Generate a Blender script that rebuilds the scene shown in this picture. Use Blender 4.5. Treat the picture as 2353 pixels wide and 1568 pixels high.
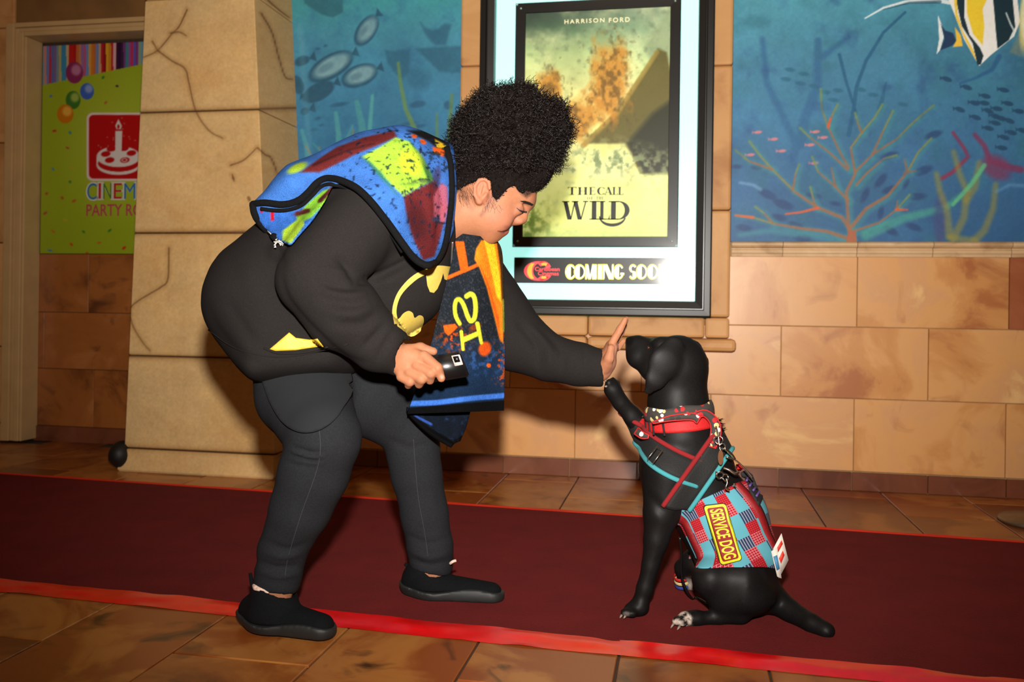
import bpy, bmesh, math, random
import numpy as np
from mathutils import Vector, Matrix
from mathutils.bvhtree import BVHTree
for o in list(bpy.data.objects): bpy.data.objects.remove(o, do_unlink=True)
scene = bpy.context.scene
COL = scene.collection
random.seed(7); RNG = np.random.default_rng(7)

# ------------------------------------------------------------------ camera
FPX, PCX, PCY, CAMH, ROLL, YAW = 2050., 1176.5, 700., .79, .014, math.radians(10.8)
cF = np.array([-math.sin(YAW), math.cos(YAW), 0.]); cR0 = np.array([math.cos(YAW), math.sin(YAW), 0.])
cZ = np.array([0, 0, 1.])
cR = cR0 + ROLL*cZ; cR /= np.linalg.norm(cR)
cU = cZ - ROLL*cR0; cU /= np.linalg.norm(cU)
cC = np.array([0, 0, CAMH])
cam = bpy.data.objects.new('camera', bpy.data.cameras.new('camera')); COL.objects.link(cam)
M3 = np.stack([cR, cU, -cF], axis=1)
cam.matrix_world = Matrix([[*M3[0], cC[0]], [*M3[1], cC[1]], [*M3[2], cC[2]], [0, 0, 0, 1]])
cam.data.sensor_width = 36.; cam.data.lens = FPX/2353.*36.
cam.data.shift_y = (PCY-784.)/2353.
cam.data.clip_start = .05
cam.data.dof.use_dof = True; cam.data.dof.focus_distance = 2.2; cam.data.dof.aperture_fstop = 4.5
scene.camera = cam
vs = scene.view_settings
vs.view_transform = 'Standard'; vs.look = 'None'; vs.gamma = 1.; vs.exposure = 0.; vs.use_curve_mapping = False

# ------------------------------------------------------------------ light
world = bpy.data.worlds.new('world'); scene.world = world; world.use_nodes = True
world.node_tree.nodes['Background'].inputs[0].default_value = (1., .47, .14, 1)
world.node_tree.nodes['Background'].inputs[1].default_value = .095
def spot(name, loc, target, watts, size, blend, radius, color):
    l = bpy.data.lights.new(name, 'SPOT'); l.energy = watts; l.spot_size = math.radians(size); l.spot_blend = blend
    l.shadow_soft_size = radius; l.color = color
    o = bpy.data.objects.new(name, l); COL.objects.link(o); o.location = loc
    o.rotation_euler = (Vector(target)-Vector(loc)).to_track_quat('-Z', 'Y').to_euler(); return o
# the photographer's flash, on top of the camera
flash = spot('camera_flash', cC+cU*.27+cF*.02, cC+cU*.27+cF*4+cR*.25+cU*.36, 650, 94, 1., .04, (1., .95, .88))
# a ceiling downlight of the lobby, warm
lob = bpy.data.lights.new('lobby_downlight', 'AREA'); lob.energy = 6; lob.size = 1.2; lob.color = (1., .66, .34)
lobo = bpy.data.objects.new('lobby_downlight', lob); COL.objects.link(lobo); lobo.location = (-.4, 1.6, 3.2)

# ------------------------------------------------------------------ helpers
def W(px, py, d):
    return cC + d*(cF + (px-PCX)/FPX*cR - (py-PCY)/FPX*cU)
def L2W(p):
    p = np.asarray(p); return cC + p[..., 0:1]*cR + p[..., 1:2]*cU + p[..., 2:3]*cF
def W2L(p):
    q = np.asarray(p)-cC; return np.stack([q@cR, q@cU, q@cF], -1)
def Lp(px, py, d): return np.array([(px-PCX)/FPX*d, -(py-PCY)/FPX*d, d])
def proj(p):
    l = W2L(p); return PCX+FPX*l[..., 0]/l[..., 2], PCY-FPX*l[..., 1]/l[..., 2]
def floor_d(px, py): return CAMH*FPX/((py-PCY)-ROLL*(px-PCX))
def lin(c):
    c = np.asarray(c, dtype=float)/255.; return np.where(c <= .04045, c/12.92, ((c+.055)/1.055)**2.4)
def rgba(c, k=1.): return tuple(float(x) for x in np.clip(lin(c)*k, 0, 1))+(1.,)

def mk(name, verts, faces, mat=None, parent=None, smooth=False, colors=None, uv=None):
    me = bpy.data.meshes.new(name)
    v = np.asarray(verts, dtype=np.float32).reshape(-1, 3)
    if isinstance(faces, np.ndarray):
        n, k = faces.shape
        me.vertices.add(len(v)); me.vertices.foreach_set('co', v.ravel())
        me.loops.add(n*k); me.loops.foreach_set('vertex_index', faces.astype(np.int32).ravel())
        me.polygons.add(n); me.polygons.foreach_set('loop_start', np.arange(0, n*k, k, dtype=np.int32))
        me.polygons.foreach_set('loop_total', np.full(n, k, dtype=np.int32))
        me.update(calc_edges=True)
    else:
        me.from_pydata([tuple(map(float, x)) for x in v], [], faces)
    me.validate()
    if smooth: me.polygons.foreach_set('use_smooth', np.ones(len(me.polygons), dtype=bool))
    if colors is not None:
        ca = me.color_attributes.new('Col', 'FLOAT_COLOR', 'POINT')
        c4 = np.ones((len(v), 4), dtype=np.float32); c4[:, :3] = colors; ca.data.foreach_set('color', c4.ravel())
    if uv is not None:
        ul = me.uv_layers.new(name='UVMap'); idx = np.zeros(len(me.loops), dtype=np.int32)
        me.loops.foreach_get('vertex_index', idx); ul.data.foreach_set('uv', np.asarray(uv, dtype=np.float32)[idx].ravel())
    if mat: me.materials.append(mat)
    o = bpy.data.objects.new(name, me); COL.objects.link(o)
    if parent is not None: o.parent = parent
    return o
def setp(o, label=None, cat=None, group=None, kind=None):
    if label: o['label'] = label
    if cat: o['category'] = cat
    if group: o['group'] = group
    if kind: o['kind'] = kind
    return o
def empty(name, loc=(0, 0, 0)):
    o = bpy.data.objects.new(name, None); COL.objects.link(o); o.empty_display_size = .05
    o.location = tuple(map(float, loc)); return o
def adopt(child, parent):
    "parent while keeping the child's world place (parents are unrotated empties or meshes at the origin)"
    child.parent = parent; child.location = Vector(child.location)-Vector(parent.location); return child
def link_mesh(name, me, parent, loc):
    o = bpy.data.objects.new(name, me); COL.objects.link(o); o.parent = parent; o.location = tuple(map(float, loc)); return o

def bm_mesh(name, bm, mat=None, smooth=False):
    me = bpy.data.meshes.new(name); bm.to_mesh(me); bm.free()
    if mat: me.materials.append(mat)
    if smooth: me.polygons.foreach_set('use_smooth', np.ones(len(me.polygons), dtype=bool))
    return me
def box_bm(x0, x1, y0, y1, z0, z1, bev=0., seg=1):
    bm = bmesh.new(); bmesh.ops.create_cube(bm, size=1.)
    for v in bm.verts:
        v.co = Vector(((x0+x1)/2+v.co.x*(x1-x0), (y0+y1)/2+v.co.y*(y1-y0), (z0+z1)/2+v.co.z*(z1-z0)))
    if bev: bmesh.ops.bevel(bm, geom=bm.edges[:], offset=bev, segments=seg, affect='EDGES', profile=.5)
    return bm
def box(name, x0, x1, y0, y1, z0, z1, mat, parent=None, bev=0., seg=1):
    me = bm_mesh(name, box_bm(x0, x1, y0, y1, z0, z1, bev, seg), mat)
    o = bpy.data.objects.new(name, me); COL.objects.link(o)
    if parent is not None: o.parent = parent
    return o
def grid_faces(nx, ny, wrap=False):
    "vertex index = j*nx+i"
    i = np.arange(nx if wrap else nx-1); j = np.arange(ny-1); I, J = np.meshgrid(i, j)
    I2 = (I+1) % nx
    return np.stack([J*nx+I, J*nx+I2, (J+1)*nx+I2, (J+1)*nx+I], -1).reshape(-1, 4)
def tube(pts, r, sides=8, caps=True, closed=False):
    "verts, faces (lists) of a tube through pts; r scalar or per point"
    P = np.asarray(pts, float); n = len(P); rr = np.broadcast_to(np.asarray(r, float), (n,))
    T = np.gradient(P, axis=0) if not closed else np.roll(P, -1, 0)-np.roll(P, 1, 0)
    T /= np.linalg.norm(T, axis=1)[:, None]+1e-9
    up = np.array([.31, .17, .93]); up = up/np.linalg.norm(up)
    N = np.cross(T[0], up); N /= np.linalg.norm(N); V = []
    for k in range(n):
        N = N-T[k]*np.dot(N, T[k]); N /= np.linalg.norm(N)+1e-9; B = np.cross(T[k], N)
        a = np.arange(sides)/sides*2*np.pi
        V.append(P[k]+rr[k]*(np.cos(a)[:, None]*N+np.sin(a)[:, None]*B))
    V = np.concatenate(V); F = []
    m = n if closed else n-1
    for k in range(m):
        k2 = (k+1) % n
        for s in range(sides):
            s2 = (s+1) % sides; F.append([k*sides+s, k*sides+s2, k2*sides+s2, k2*sides+s])
    if caps and not closed:
        F.append(list(range(sides))[::-1]); F.append([(n-1)*sides+s for s in range(sides)])
    return V, F
class Acc:
    def __init__(s): s.v = []; s.f = []; s.n = 0
    def add(s, V, F):
        s.v.append(np.asarray(V, float).reshape(-1, 3)); s.f += [[int(i)+s.n for i in f] for f in F]; s.n += len(s.v[-1]); return s
    def build(s, name, mat, parent=None, smooth=True): return mk(name, np.concatenate(s.v), s.f, mat, parent, smooth)
def spline(pts, n):
    P = np.asarray(pts, float); m = len(P)
    if m == 2: t = np.linspace(0, 1, n)[:, None]; return P[0]*(1-t)+P[1]*t
    Q = np.concatenate([[2*P[0]-P[1]], P, [2*P[-1]-P[-2]]]); out = []
    for s in np.linspace(0, m-1-1e-6, n):
        k = int(s); t = s-k; a, b, c, d = Q[k:k+4]
        out.append(.5*((2*b)+(c-a)*t+(2*a-5*b+4*c-d)*t*t+(3*b-a-3*c+d)*t**3))
    return np.array(out)

# ------------------------------------------------------------------ materials
MATS = {}
def newmat(name):
    m = bpy.data.materials.new(name); m.use_nodes = True; nt = m.node_tree; return m, nt, nt.nodes['Principled BSDF']
def N(nt, t, **kw):
    n = nt.nodes.new(t)
    for k, v in kw.items():
        if k.startswith('i_'): n.inputs[k[2:].replace('_', ' ')].default_value = v
        else: setattr(n, k, v)
    return n
def mat_plain(name, c, rough=.6, metal=0., noise=.0, nscale=40., bump=0., spec=.5, sheen=0., k=1., stretch=None):
    m, nt, p = newmat(name); base = rgba(c, k)
    p.inputs['Base Color'].default_value = base; p.inputs['Roughness'].default_value = rough; p.inputs['Metallic'].default_value = metal
    p.inputs['Specular IOR Level'].default_value = spec
    if sheen: p.inputs['Sheen Weight'].default_value = sheen; p.inputs['Sheen Roughness'].default_value = .4
    if noise or bump:
        tc = N(nt, 'ShaderNodeTexCoord'); src = tc.outputs['Object']
        if stretch:
            mp = N(nt, 'ShaderNodeMapping'); mp.inputs['Scale'].default_value = stretch; nt.links.new(src, mp.inputs[0]); src = mp.outputs[0]
        nz = N(nt, 'ShaderNodeTexNoise'); nz.inputs['Scale'].default_value = nscale; nz.inputs['Detail'].default_value = 5.; nt.links.new(src, nz.inputs['Vector'])
        if noise:
            r = N(nt, 'ShaderNodeValToRGB'); e = r.color_ramp.elements
            e[0].position = .3; e[1].position = .7
            e[0].color = tuple(x*(1-noise) for x in base[:3])+(1,); e[1].color = tuple(min(1, x*(1+noise)) for x in base[:3])+(1,)
            nt.links.new(nz.outputs['Fac'], r.inputs[0]); nt.links.new(r.outputs[0], p.inputs['Base Color'])
        if bump:
            b = N(nt, 'ShaderNodeBump'); b.inputs['Strength'].default_value = bump; b.inputs['Distance'].default_value = .004
            nt.links.new(nz.outputs['Fac'], b.inputs['Height']); nt.links.new(b.outputs[0], p.inputs['Normal'])
    MATS[name] = m; return m
def mat_vcol(name, rough=.7, nscale=30., noise=.1, bump=0., emit=0., spec=.3, sheen=0.):
    m, nt, p = newmat(name); p.inputs['Roughness'].default_value = rough; p.inputs['Specular IOR Level'].default_value = spec
    at = N(nt, 'ShaderNodeVertexColor'); at.layer_name = 'Col'
    tc = N(nt, 'ShaderNodeTexCoord'); nz = N(nt, 'ShaderNodeTexNoise'); nz.inputs['Scale'].default_value = nscale; nz.inputs['Detail'].default_value = 4.
    nt.links.new(tc.outputs['Object'], nz.inputs['Vector'])
    mr = N(nt, 'ShaderNodeMapRange'); mr.inputs['To Min'].default_value = 1-noise; mr.inputs['To Max'].default_value = 1+noise
    mr.inputs['From Min'].default_value = .25; mr.inputs['From Max'].default_value = .75
    nt.links.new(nz.outputs['Fac'], mr.inputs['Value'])
    mx = N(nt, 'ShaderNodeVectorMath', operation='SCALE'); nt.links.new(at.outputs['Color'], mx.inputs[0]); nt.links.new(mr.outputs[0], mx.inputs['Scale'])
    nt.links.new(mx.outputs[0], p.inputs['Base Color'])
    if sheen: p.inputs['Sheen Weight'].default_value = sheen
    if emit:
        nt.links.new(mx.outputs[0], p.inputs['Emission Color']); p.inputs['Emission Strength'].default_value = emit
    if bump:
        b = N(nt, 'ShaderNodeBump'); b.inputs['Strength'].default_value = bump; b.inputs['Distance'].default_value = .004
        nt.links.new(nz.outputs['Fac'], b.inputs['Height']); nt.links.new(b.outputs[0], p.inputs['Normal'])
    MATS[name] = m; return m
def mat_stone(name, cols, scale=3., dark=(90, 45, 25), dark_amt=.45, rough=.35, bump=.08, vary=.25, dscale=4.5):
    "mottled polished stone: cols = ramp of colours; object random shifts the hue of each piece"
    m, nt, p = newmat(name); p.inputs['Roughness'].default_value = rough
    g = N(nt, 'ShaderNodeNewGeometry'); oi = N(nt, 'ShaderNodeObjectInfo')
    sc = N(nt, 'ShaderNodeVectorMath', operation='SCALE'); cmb = N(nt, 'ShaderNodeCombineXYZ')
    for i in range(3): nt.links.new(oi.outputs['Random'], cmb.inputs[i])
    sc.inputs['Scale'].default_value = 31.; nt.links.new(cmb.outputs[0], sc.inputs[0])
    ad = N(nt, 'ShaderNodeVectorMath', operation='ADD'); nt.links.new(g.outputs['Position'], ad.inputs[0]); nt.links.new(sc.outputs[0], ad.inputs[1])
    n1 = N(nt, 'ShaderNodeTexNoise'); n1.inputs['Scale'].default_value = scale; n1.inputs['Detail'].default_value = 6.; n1.inputs['Roughness'].default_value = .6; n1.inputs['Distortion'].default_value = .6
    nt.links.new(ad.outputs[0], n1.inputs['Vector'])
    am = N(nt, 'ShaderNodeMath', operation='MULTIPLY_ADD'); am.inputs[1].default_value = vary; nt.links.new(oi.outputs['Random'], am.inputs[0])
    sh = N(nt, 'ShaderNodeMath', operation='ADD'); sh.inputs[1].default_value = -vary/2; nt.links.new(n1.outputs['Fac'], sh.inputs[0]); nt.links.new(sh.outputs[0], am.inputs[2])
    r = N(nt, 'ShaderNodeValToRGB'); r.color_ramp.interpolation = 'EASE'
    el = r.color_ramp.elements
    while len(el) < len(cols): el.new(.5)
    for i, c in enumerate(cols): el[i].position = .28+.44*i/(len(cols)-1); el[i].color = rgba(c)
    nt.links.new(am.outputs[0], r.inputs[0])
    n2 = N(nt, 'ShaderNodeTexNoise'); n2.inputs['Scale'].default_value = dscale; n2.inputs['Detail'].default_value = 7.; n2.inputs['Distortion'].default_value = 1.2
    nt.links.new(ad.outputs[0], n2.inputs['Vector'])
    r2 = N(nt, 'ShaderNodeValToRGB'); r2.color_ramp.elements[0].position = .6; r2.color_ramp.elements[1].position = .76
    r2.color_ramp.elements[0].color = (0, 0, 0, 1); r2.color_ramp.elements[1].color = (dark_amt,)*3+(1,)
    nt.links.new(n2.outputs['Fac'], r2.inputs[0])
    mx = N(nt, 'ShaderNodeMix', data_type='RGBA'); nt.links.new(r2.outputs[0], mx.inputs[0])
    nt.links.new(r.outputs[0], mx.inputs[6]); mx.inputs[7].default_value = rgba(dark)
    nt.links.new(mx.outputs[2], p.inputs['Base Color'])
    if bump:
        b = N(nt, 'ShaderNodeBump'); b.inputs['Strength'].default_value = bump; b.inputs['Distance'].default_value = .004
        nt.links.new(n1.outputs['Fac'], b.inputs['Height']); nt.links.new(b.outputs[0], p.inputs['Normal'])
    MATS[name] = m; return m
def mat_emit(name, c, strength, rough=.4):
    m, nt, p = newmat(name); p.inputs['Base Color'].default_value = rgba(c); p.inputs['Emission Color'].default_value = rgba(c)
    p.inputs['Emission Strength'].default_value = strength; p.inputs['Roughness'].default_value = rough; MATS[name] = m; return m

# ------------------------------------------------------------------ painting flat art (murals, posters, prints) as point colours
def vnoise(x, y, seed=0):
    x = np.asarray(x, float); y = np.asarray(y, float)
    xi = np.floor(x).astype(np.int64); yi = np.floor(y).astype(np.int64); fx = x-xi; fy = y-yi
    fx = fx*fx*(3-2*fx); fy = fy*fy*(3-2*fy)
    def hsh(a, b):
        n = (a*374761393+b*668265263+seed*974634777) & 0x7fffffff; n = ((n ^ (n >> 13))*1274126177) & 0x7fffffff
        return ((n ^ (n >> 16)) & 0xffff)/65535.
    return (hsh(xi, yi)*(1-fx)+hsh(xi+1, yi)*fx)*(1-fy)+(hsh(xi, yi+1)*(1-fx)+hsh(xi+1, yi+1)*fx)*fy
def fbm(x, y, seed=0, oct=4):
    s = 0; a = .5
    for k in range(oct): s = s+a*vnoise(x*2**k, y*2**k, seed+k); a *= .5
    return s/(1-.5**oct)
class Paint:
    def __init__(s, px, py, base=(128, 128, 128)):
        s.x = np.asarray(px, float); s.y = np.asarray(py, float); s.c = np.tile(np.asarray(base, float), (len(s.x), 1))
    def mix(s, a, color):
        a = np.clip(a, 0, 1)[:, None]; s.c = s.c*(1-a)+np.asarray(color, float)*a; return s
    def vgrad(s, stops):
        ys = [t[0] for t in stops]
        for k in range(3): s.c[:, k] = np.interp(s.y, ys, [t[1][k] for t in stops])
        return s
    def segd(s, pts):
        best = np.full(len(s.x), 1e9); tt = np.zeros(len(s.x)); L = [0.]
        for a, b in zip(pts[:-1], pts[1:]): L.append(L[-1]+math.hypot(b[0]-a[0], b[1]-a[1]))
        for k, (a, b) in enumerate(zip(pts[:-1], pts[1:])):
            dx, dy = b[0]-a[0], b[1]-a[1]; l2 = dx*dx+dy*dy+1e-9
            h = np.clip(((s.x-a[0])*dx+(s.y-a[1])*dy)/l2, 0, 1)
            d = np.hypot(s.x-a[0]-h*dx, s.y-a[1]-h*dy); m = d < best
            best = np.where(m, d, best); tt = np.where(m, (L[k]+h*math.sqrt(l2))/L[-1], tt)
        return best, tt
    def stroke(s, pts, w0, w1, color, soft=1.5, alpha=1.):
        d, t = s.segd(pts); w = w0+(w1-w0)*t
        return s.mix(alpha*np.clip((w-d)/soft+.5, 0, 1), color)
    def sd(s, pts):
        d, _ = s.segd(list(pts)+[pts[0]]); ins = np.zeros(len(s.x), bool); n = len(pts)
        for k in range(n):
            (x1, y1), (x2, y2) = pts[k], pts[(k+1) % n]
            if y1 == y2: continue
            c = ((y1 > s.y) != (y2 > s.y)) & (s.x < (x2-x1)*(s.y-y1)/(y2-y1)+x1); ins ^= c
        return np.where(ins, -d, d)
    def poly(s, pts, color, soft=1.5, alpha=1.):
        return s.mix(alpha*np.clip(.5-s.sd(pts)/soft, 0, 1), color)
    def ell(s, cx, cy, rx, ry, ang, color, soft=1.5, alpha=1.):
        a = math.radians(ang); u = (s.x-cx)*math.cos(a)+(s.y-cy)*math.sin(a); v = -(s.x-cx)*math.sin(a)+(s.y-cy)*math.cos(a)
        q = np.sqrt((u/rx)**2+(v/ry)**2); return s.mix(alpha*np.clip((1-q)*min(rx, ry)/soft+.5, 0, 1), color)
    def blotch(s, scale, seed, thr, color, alpha=.5, soft=.1):
        n = fbm(s.x/scale, s.y/scale, seed); return s.mix(alpha*np.clip((n-thr+soft)/(soft*3), 0, 1)**1.5, color)
    def shade(s, scale, seed, amt):
        n = fbm(s.x/scale, s.y/scale, seed)-.5; s.c = np.clip(s.c*(1+amt*2*n)[:, None], 0, 255); return s
    def lin(s, k=1.): return np.clip(lin(np.clip(s.c, 0, 255))*k, 0, 1.)
def wall_panel(name, x0, x1, z0, z1, Y, step, fn, mat, parent=None, k=1., thick=0.):
    nx = int((x1-x0)/step)+1; nz = int((z1-z0)/step)+1
    X, Z = np.meshgrid(np.linspace(x0, x1, nx), np.linspace(z0, z1, nz)); V = np.stack([X.ravel(), np.full(X.size, Y), Z.ravel()], -1)
    px, py = proj(V); P = fn(px, py); cols = P.lin(k) if isinstance(P, Paint) else P
    Fs = grid_faces(nx, nz)
    if thick:
        n = len(V); V2 = np.array([[x0, Y+thick, z0], [x1, Y+thick, z0], [x1, Y+thick, z1], [x0, Y+thick, z1]])
        o = mk(name, np.concatenate([V, V2]), Fs, mat, parent, colors=np.concatenate([cols, cols[[0, nx-1, -1, -nx]]]))
        bm = bmesh.new(); bm.from_mesh(o.data); bm.verts.ensure_lookup_table()
        c = [0, nx-1, n-1, n-nx]
        bot = [bm.verts[i] for i in range(0, nx)]; top = [bm.verts[i] for i in range(n-nx, n)]
        lef = [bm.verts[i] for i in range(0, n, nx)]; rig = [bm.verts[i] for i in range(nx-1, n, nx)]
        q = [bm.verts[n+i] for i in range(4)]
        bm.faces.new([q[0], q[1]]+bot[::-1]); bm.faces.new([q[2], q[3]]+top); bm.faces.new([q[3], q[0]]+lef); bm.faces.new([q[1], q[2]]+rig[::-1]); bm.faces.new([q[1], q[0], q[3], q[2]])
        bm.to_mesh(o.data); bm.free(); return o
    return mk(name, V, Fs, mat, parent, colors=cols)
def text_polys(s, size=1., bold=0., spacing=1., shear=0.):
    "triangles of a line of text in the built-in font: verts (x,y), faces"
    cu = bpy.data.curves.new('t', 'FONT'); cu.body = s; cu.size = size; cu.offset = bold; cu.space_character = spacing; cu.shear = shear; cu.fill_mode = 'FRONT'; cu.resolution_u = 4
    ob = bpy.data.objects.new('t', cu); COL.objects.link(ob)
    dg = bpy.context.evaluated_depsgraph_get(); me = bpy.data.meshes.new_from_object(ob.evaluated_get(dg))
    V = np.array([v.co[:2] for v in me.vertices]); Fc = [list(p.vertices) for p in me.polygons]
    bpy.data.objects.remove(ob); bpy.data.curves.remove(cu); bpy.data.meshes.remove(me)
    return V, Fc
def fit_box(V, x0, x1, y0, y1):
    mn = V.min(0); mx = V.max(0); return (V-mn)/(mx-mn)*np.array([x1-x0, y1-y0])+np.array([x0, y0])
def extrude_flat(V3, F, off):
    "thin solid: V3 front verts, extruded by vector off"
    V3 = np.asarray(V3, float); n = len(V3); from collections import Counter
    cnt = Counter(); 
    for f in F:
        for a, b in zip(f, list(f[1:])+[f[0]]): cnt[(a, b)] += 1
    FF = [list(f) for f in F]+[[i+n for i in f[::-1]] for f in F]
    for (a, b) in cnt:
        if (b, a) not in cnt: FF.append([b, a, a+n, b+n])
    return np.concatenate([V3, V3+np.asarray(off)]), FF
# ================================================================== ROOM
wall_cols = [(172, 104, 54), (200, 138, 76), (214, 156, 94), (208, 152, 100), (226, 180, 118)]
M_tile = mat_stone('wall_tile_stone', wall_cols, scale=2.6, dark=(150, 80, 46), dark_amt=.7, rough=.38, vary=.2)
M_tile_red = mat_stone('wall_tile_stone_red', [(120, 58, 30), (150, 80, 44), (168, 96, 58)], scale=3., dark=(90, 40, 25), rough=.38)
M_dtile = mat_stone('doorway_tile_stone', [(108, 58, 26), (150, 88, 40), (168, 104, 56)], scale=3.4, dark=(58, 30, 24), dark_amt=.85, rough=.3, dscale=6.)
M_base = mat_stone('baseboard_stone', [(92, 48, 30), (112, 62, 40), (124, 74, 52)], scale=4., dark=(70, 36, 24), rough=.3)
M_floor = mat_stone('floor_tile_stone', [(112, 54, 20), (150, 86, 36), (172, 110, 52), (142, 72, 28)], scale=3.2, dark=(44, 22, 10), dark_amt=.9, rough=.32, vary=.46, dscale=7., bump=.12)
M_grout = mat_plain('grout_dark', (62, 44, 30), .8, noise=.2, nscale=60)
M_grout_l = mat_plain('grout_light', (168, 136, 98), .8, noise=.15, nscale=60)
M_plaster = mat_plain('brown_plaster', (120, 82, 40), .7, noise=.2, nscale=5)
M_trim = mat_stone('carved_stone_trim', [(176, 120, 66), (204, 150, 92), (216, 164, 106)], scale=3., dark=(140, 84, 44), dark_amt=.5, rough=.6, vary=.12)
M_mould = mat_stone('ledge_stone', [(172, 134, 92), (204, 168, 124), (216, 184, 140)], scale=7., dark=(120, 84, 50), dark_amt=.6, rough=.55, vary=.1)
M_dframe = mat_plain('door_frame_paint', (190, 154, 104), .45, noise=.08, nscale=8)
V_wall = mat_vcol('painted_wall', rough=.55, nscale=50, noise=.05, bump=.03)

def parts_group(me, name, parent, locs):
    return [link_mesh(name, me, parent, l) for l in locs]

# ---- floor: bed + tiles laid in staggered columns 0.327 wide and 0.61 long
floor = box('floor', -6.5, 4.2, -1.2, 4.5, -.06, -.006, M_grout); setp(floor, kind='structure')
TW, TL, G = .327, .61, .0055
def tile_mesh(name, w, l, h, mat, bev):
    return bm_mesh(name, box_bm(-w/2, w/2, -l/2, l/2, -h, 0, bev), mat)
tm = tile_mesh('tile', TW-G, TL-G, .02, M_floor, .002)
e0 = -.130
for k in range(-17, 13):
    xc = e0+TW*(k+.5)
    off = 1.82 if (k % 2) else 1.82+TL/2
    for j in range(-5, 6):
        yc = off+TL*(j+.5)
        if not (-.8 < yc < 4.35): continue
        # keep what the photograph can see and a margin around it
        if yc < .8 or abs(xc+.18*yc) > .85*yc+.9: continue
        o = link_mesh('tile', tm, floor, (xc, yc, 0.))

# ---- back wall
WY = 4.10
wall_back = box('wall_back', -2.2, 4.2, WY+.012, WY+.2, 0, 3.0, M_grout_l); setp(wall_back, kind='structure')
wt = {}
def wall_tile(x0, x1, z0, z1, mat, parent=wall_back, name='tile', y=WY, th=.012, g=.0028):
    key = (round(x1-x0, 4), round(z1-z0, 4), mat.name, th)
    if key not in wt:
        w, h = x1-x0-g, z1-z0-g
        wt[key] = bm_mesh(name, box_bm(-w/2, w/2, 0, th+.004, -h/2, h/2, .0016), mat)
    return link_mesh(name, wt[key], parent, ((x0+x1)/2, y, (z0+z1)/2))
for z0, z1, j0 in ((.712, 1.02, .748), (.4, .712, .432), (.083, .4, .742)):
    for k in range(-5, 5):
        a = j0+.61*k; b = a+.61
        if b > 3.4 or a < -2.2: continue
        a2 = max(a, -2.0)
        if z0 > .7 and a2 > -1.03 and b < .2: continue       # fully behind the poster surround
        wall_tile(a2, b, z0, z1, M_tile_red if (z0 > .7 and 1.3 < a < 1.4) else M_tile)
baseboard_back = box('baseboard_back', -2.0, 3.4, WY, WY+.012, 0, .083, M_grout_l); setp(baseboard_back, kind='structure')
for k in range(-8, 8):
    a = .426+.309*k
    if a < -1.95 or a > 2.3: continue
    wall_tile(a, a+.309, 0., .082, M_base, baseboard_back, y=WY-.012, th=.012)

# ---- ledge moulding between tiles and mural
trim_2 = empty('trim_2', (0, WY, 1.05)); setp(trim_2, kind='structure')
prof = [(0, 1.018), (-.010, 1.018), (-.012, 1.030), (-.016, 1.034), (-.016, 1.046), (-.012, 1.050), (-.0125, 1.055), (-.024, 1.058), (-.031, 1.066), (-.031, 1.076), (-.022, 1.083), (0, 1.085)]
def extr(profile, x0, x1, mat, name, parent):
    n = len(profile); V = [(x0, WY+y, z) for y, z in profile]+[(x1, WY+y, z) for y, z in profile]
    F = [[i, i+n, (i+1) % n+n, (i+1) % n] for i in range(n)]+[list(range(n)), list(range(n, 2*n))[::-1]]
    o = mk(name, V, F, mat); return adopt(o, parent)
for a, b in [(.212, .432), (.432, .742), (.742, 1.05), (1.05, 1.36), (1.36, 1.67), (1.67, 2.0), (2.0, 2.5), (-1.92, -1.6), (-1.6, -1.3), (-1.3, -1.036)]:
    extr(prof, a+.0012, b-.0012, M_mould, 'moulding', trim_2)

# ---- carved stone surround of the poster case
trim_1 = empty('trim_1', (-.4, WY, .6)); setp(trim_1, kind='structure')
def block(x0, x1, z0, z1, yf, name='stone_block', bev=.012):
    return adopt(box(name, x0+.0015, x1-.0015, yf, WY+.012, z0+.0015, z1-.0015, M_trim, bev=bev, seg=2), trim_1)
for z0, z1 in ((.745, 1.22), (1.22, 1.862), (1.862, 2.6)): block(.09, .207, z0, z1, 4.045)
for z0, z1 in ((.745, 1.30), (1.30, 1.90), (1.90, 2.6)): block(-1.036, -.91, z0, z1, 4.045)
for x0, x1 in ((-1.036, -.78), (-.78, -.42), (-.42, .10), (.10, .207)): block(x0, x1, .652, .745, 4.045)
for x0, x1 in ((-1.065, -.72), (-.72, -.42), (-.42, -.02), (-.02, .236)): block(x0, x1, .594, .652, 4.012, bev=.018)

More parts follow.
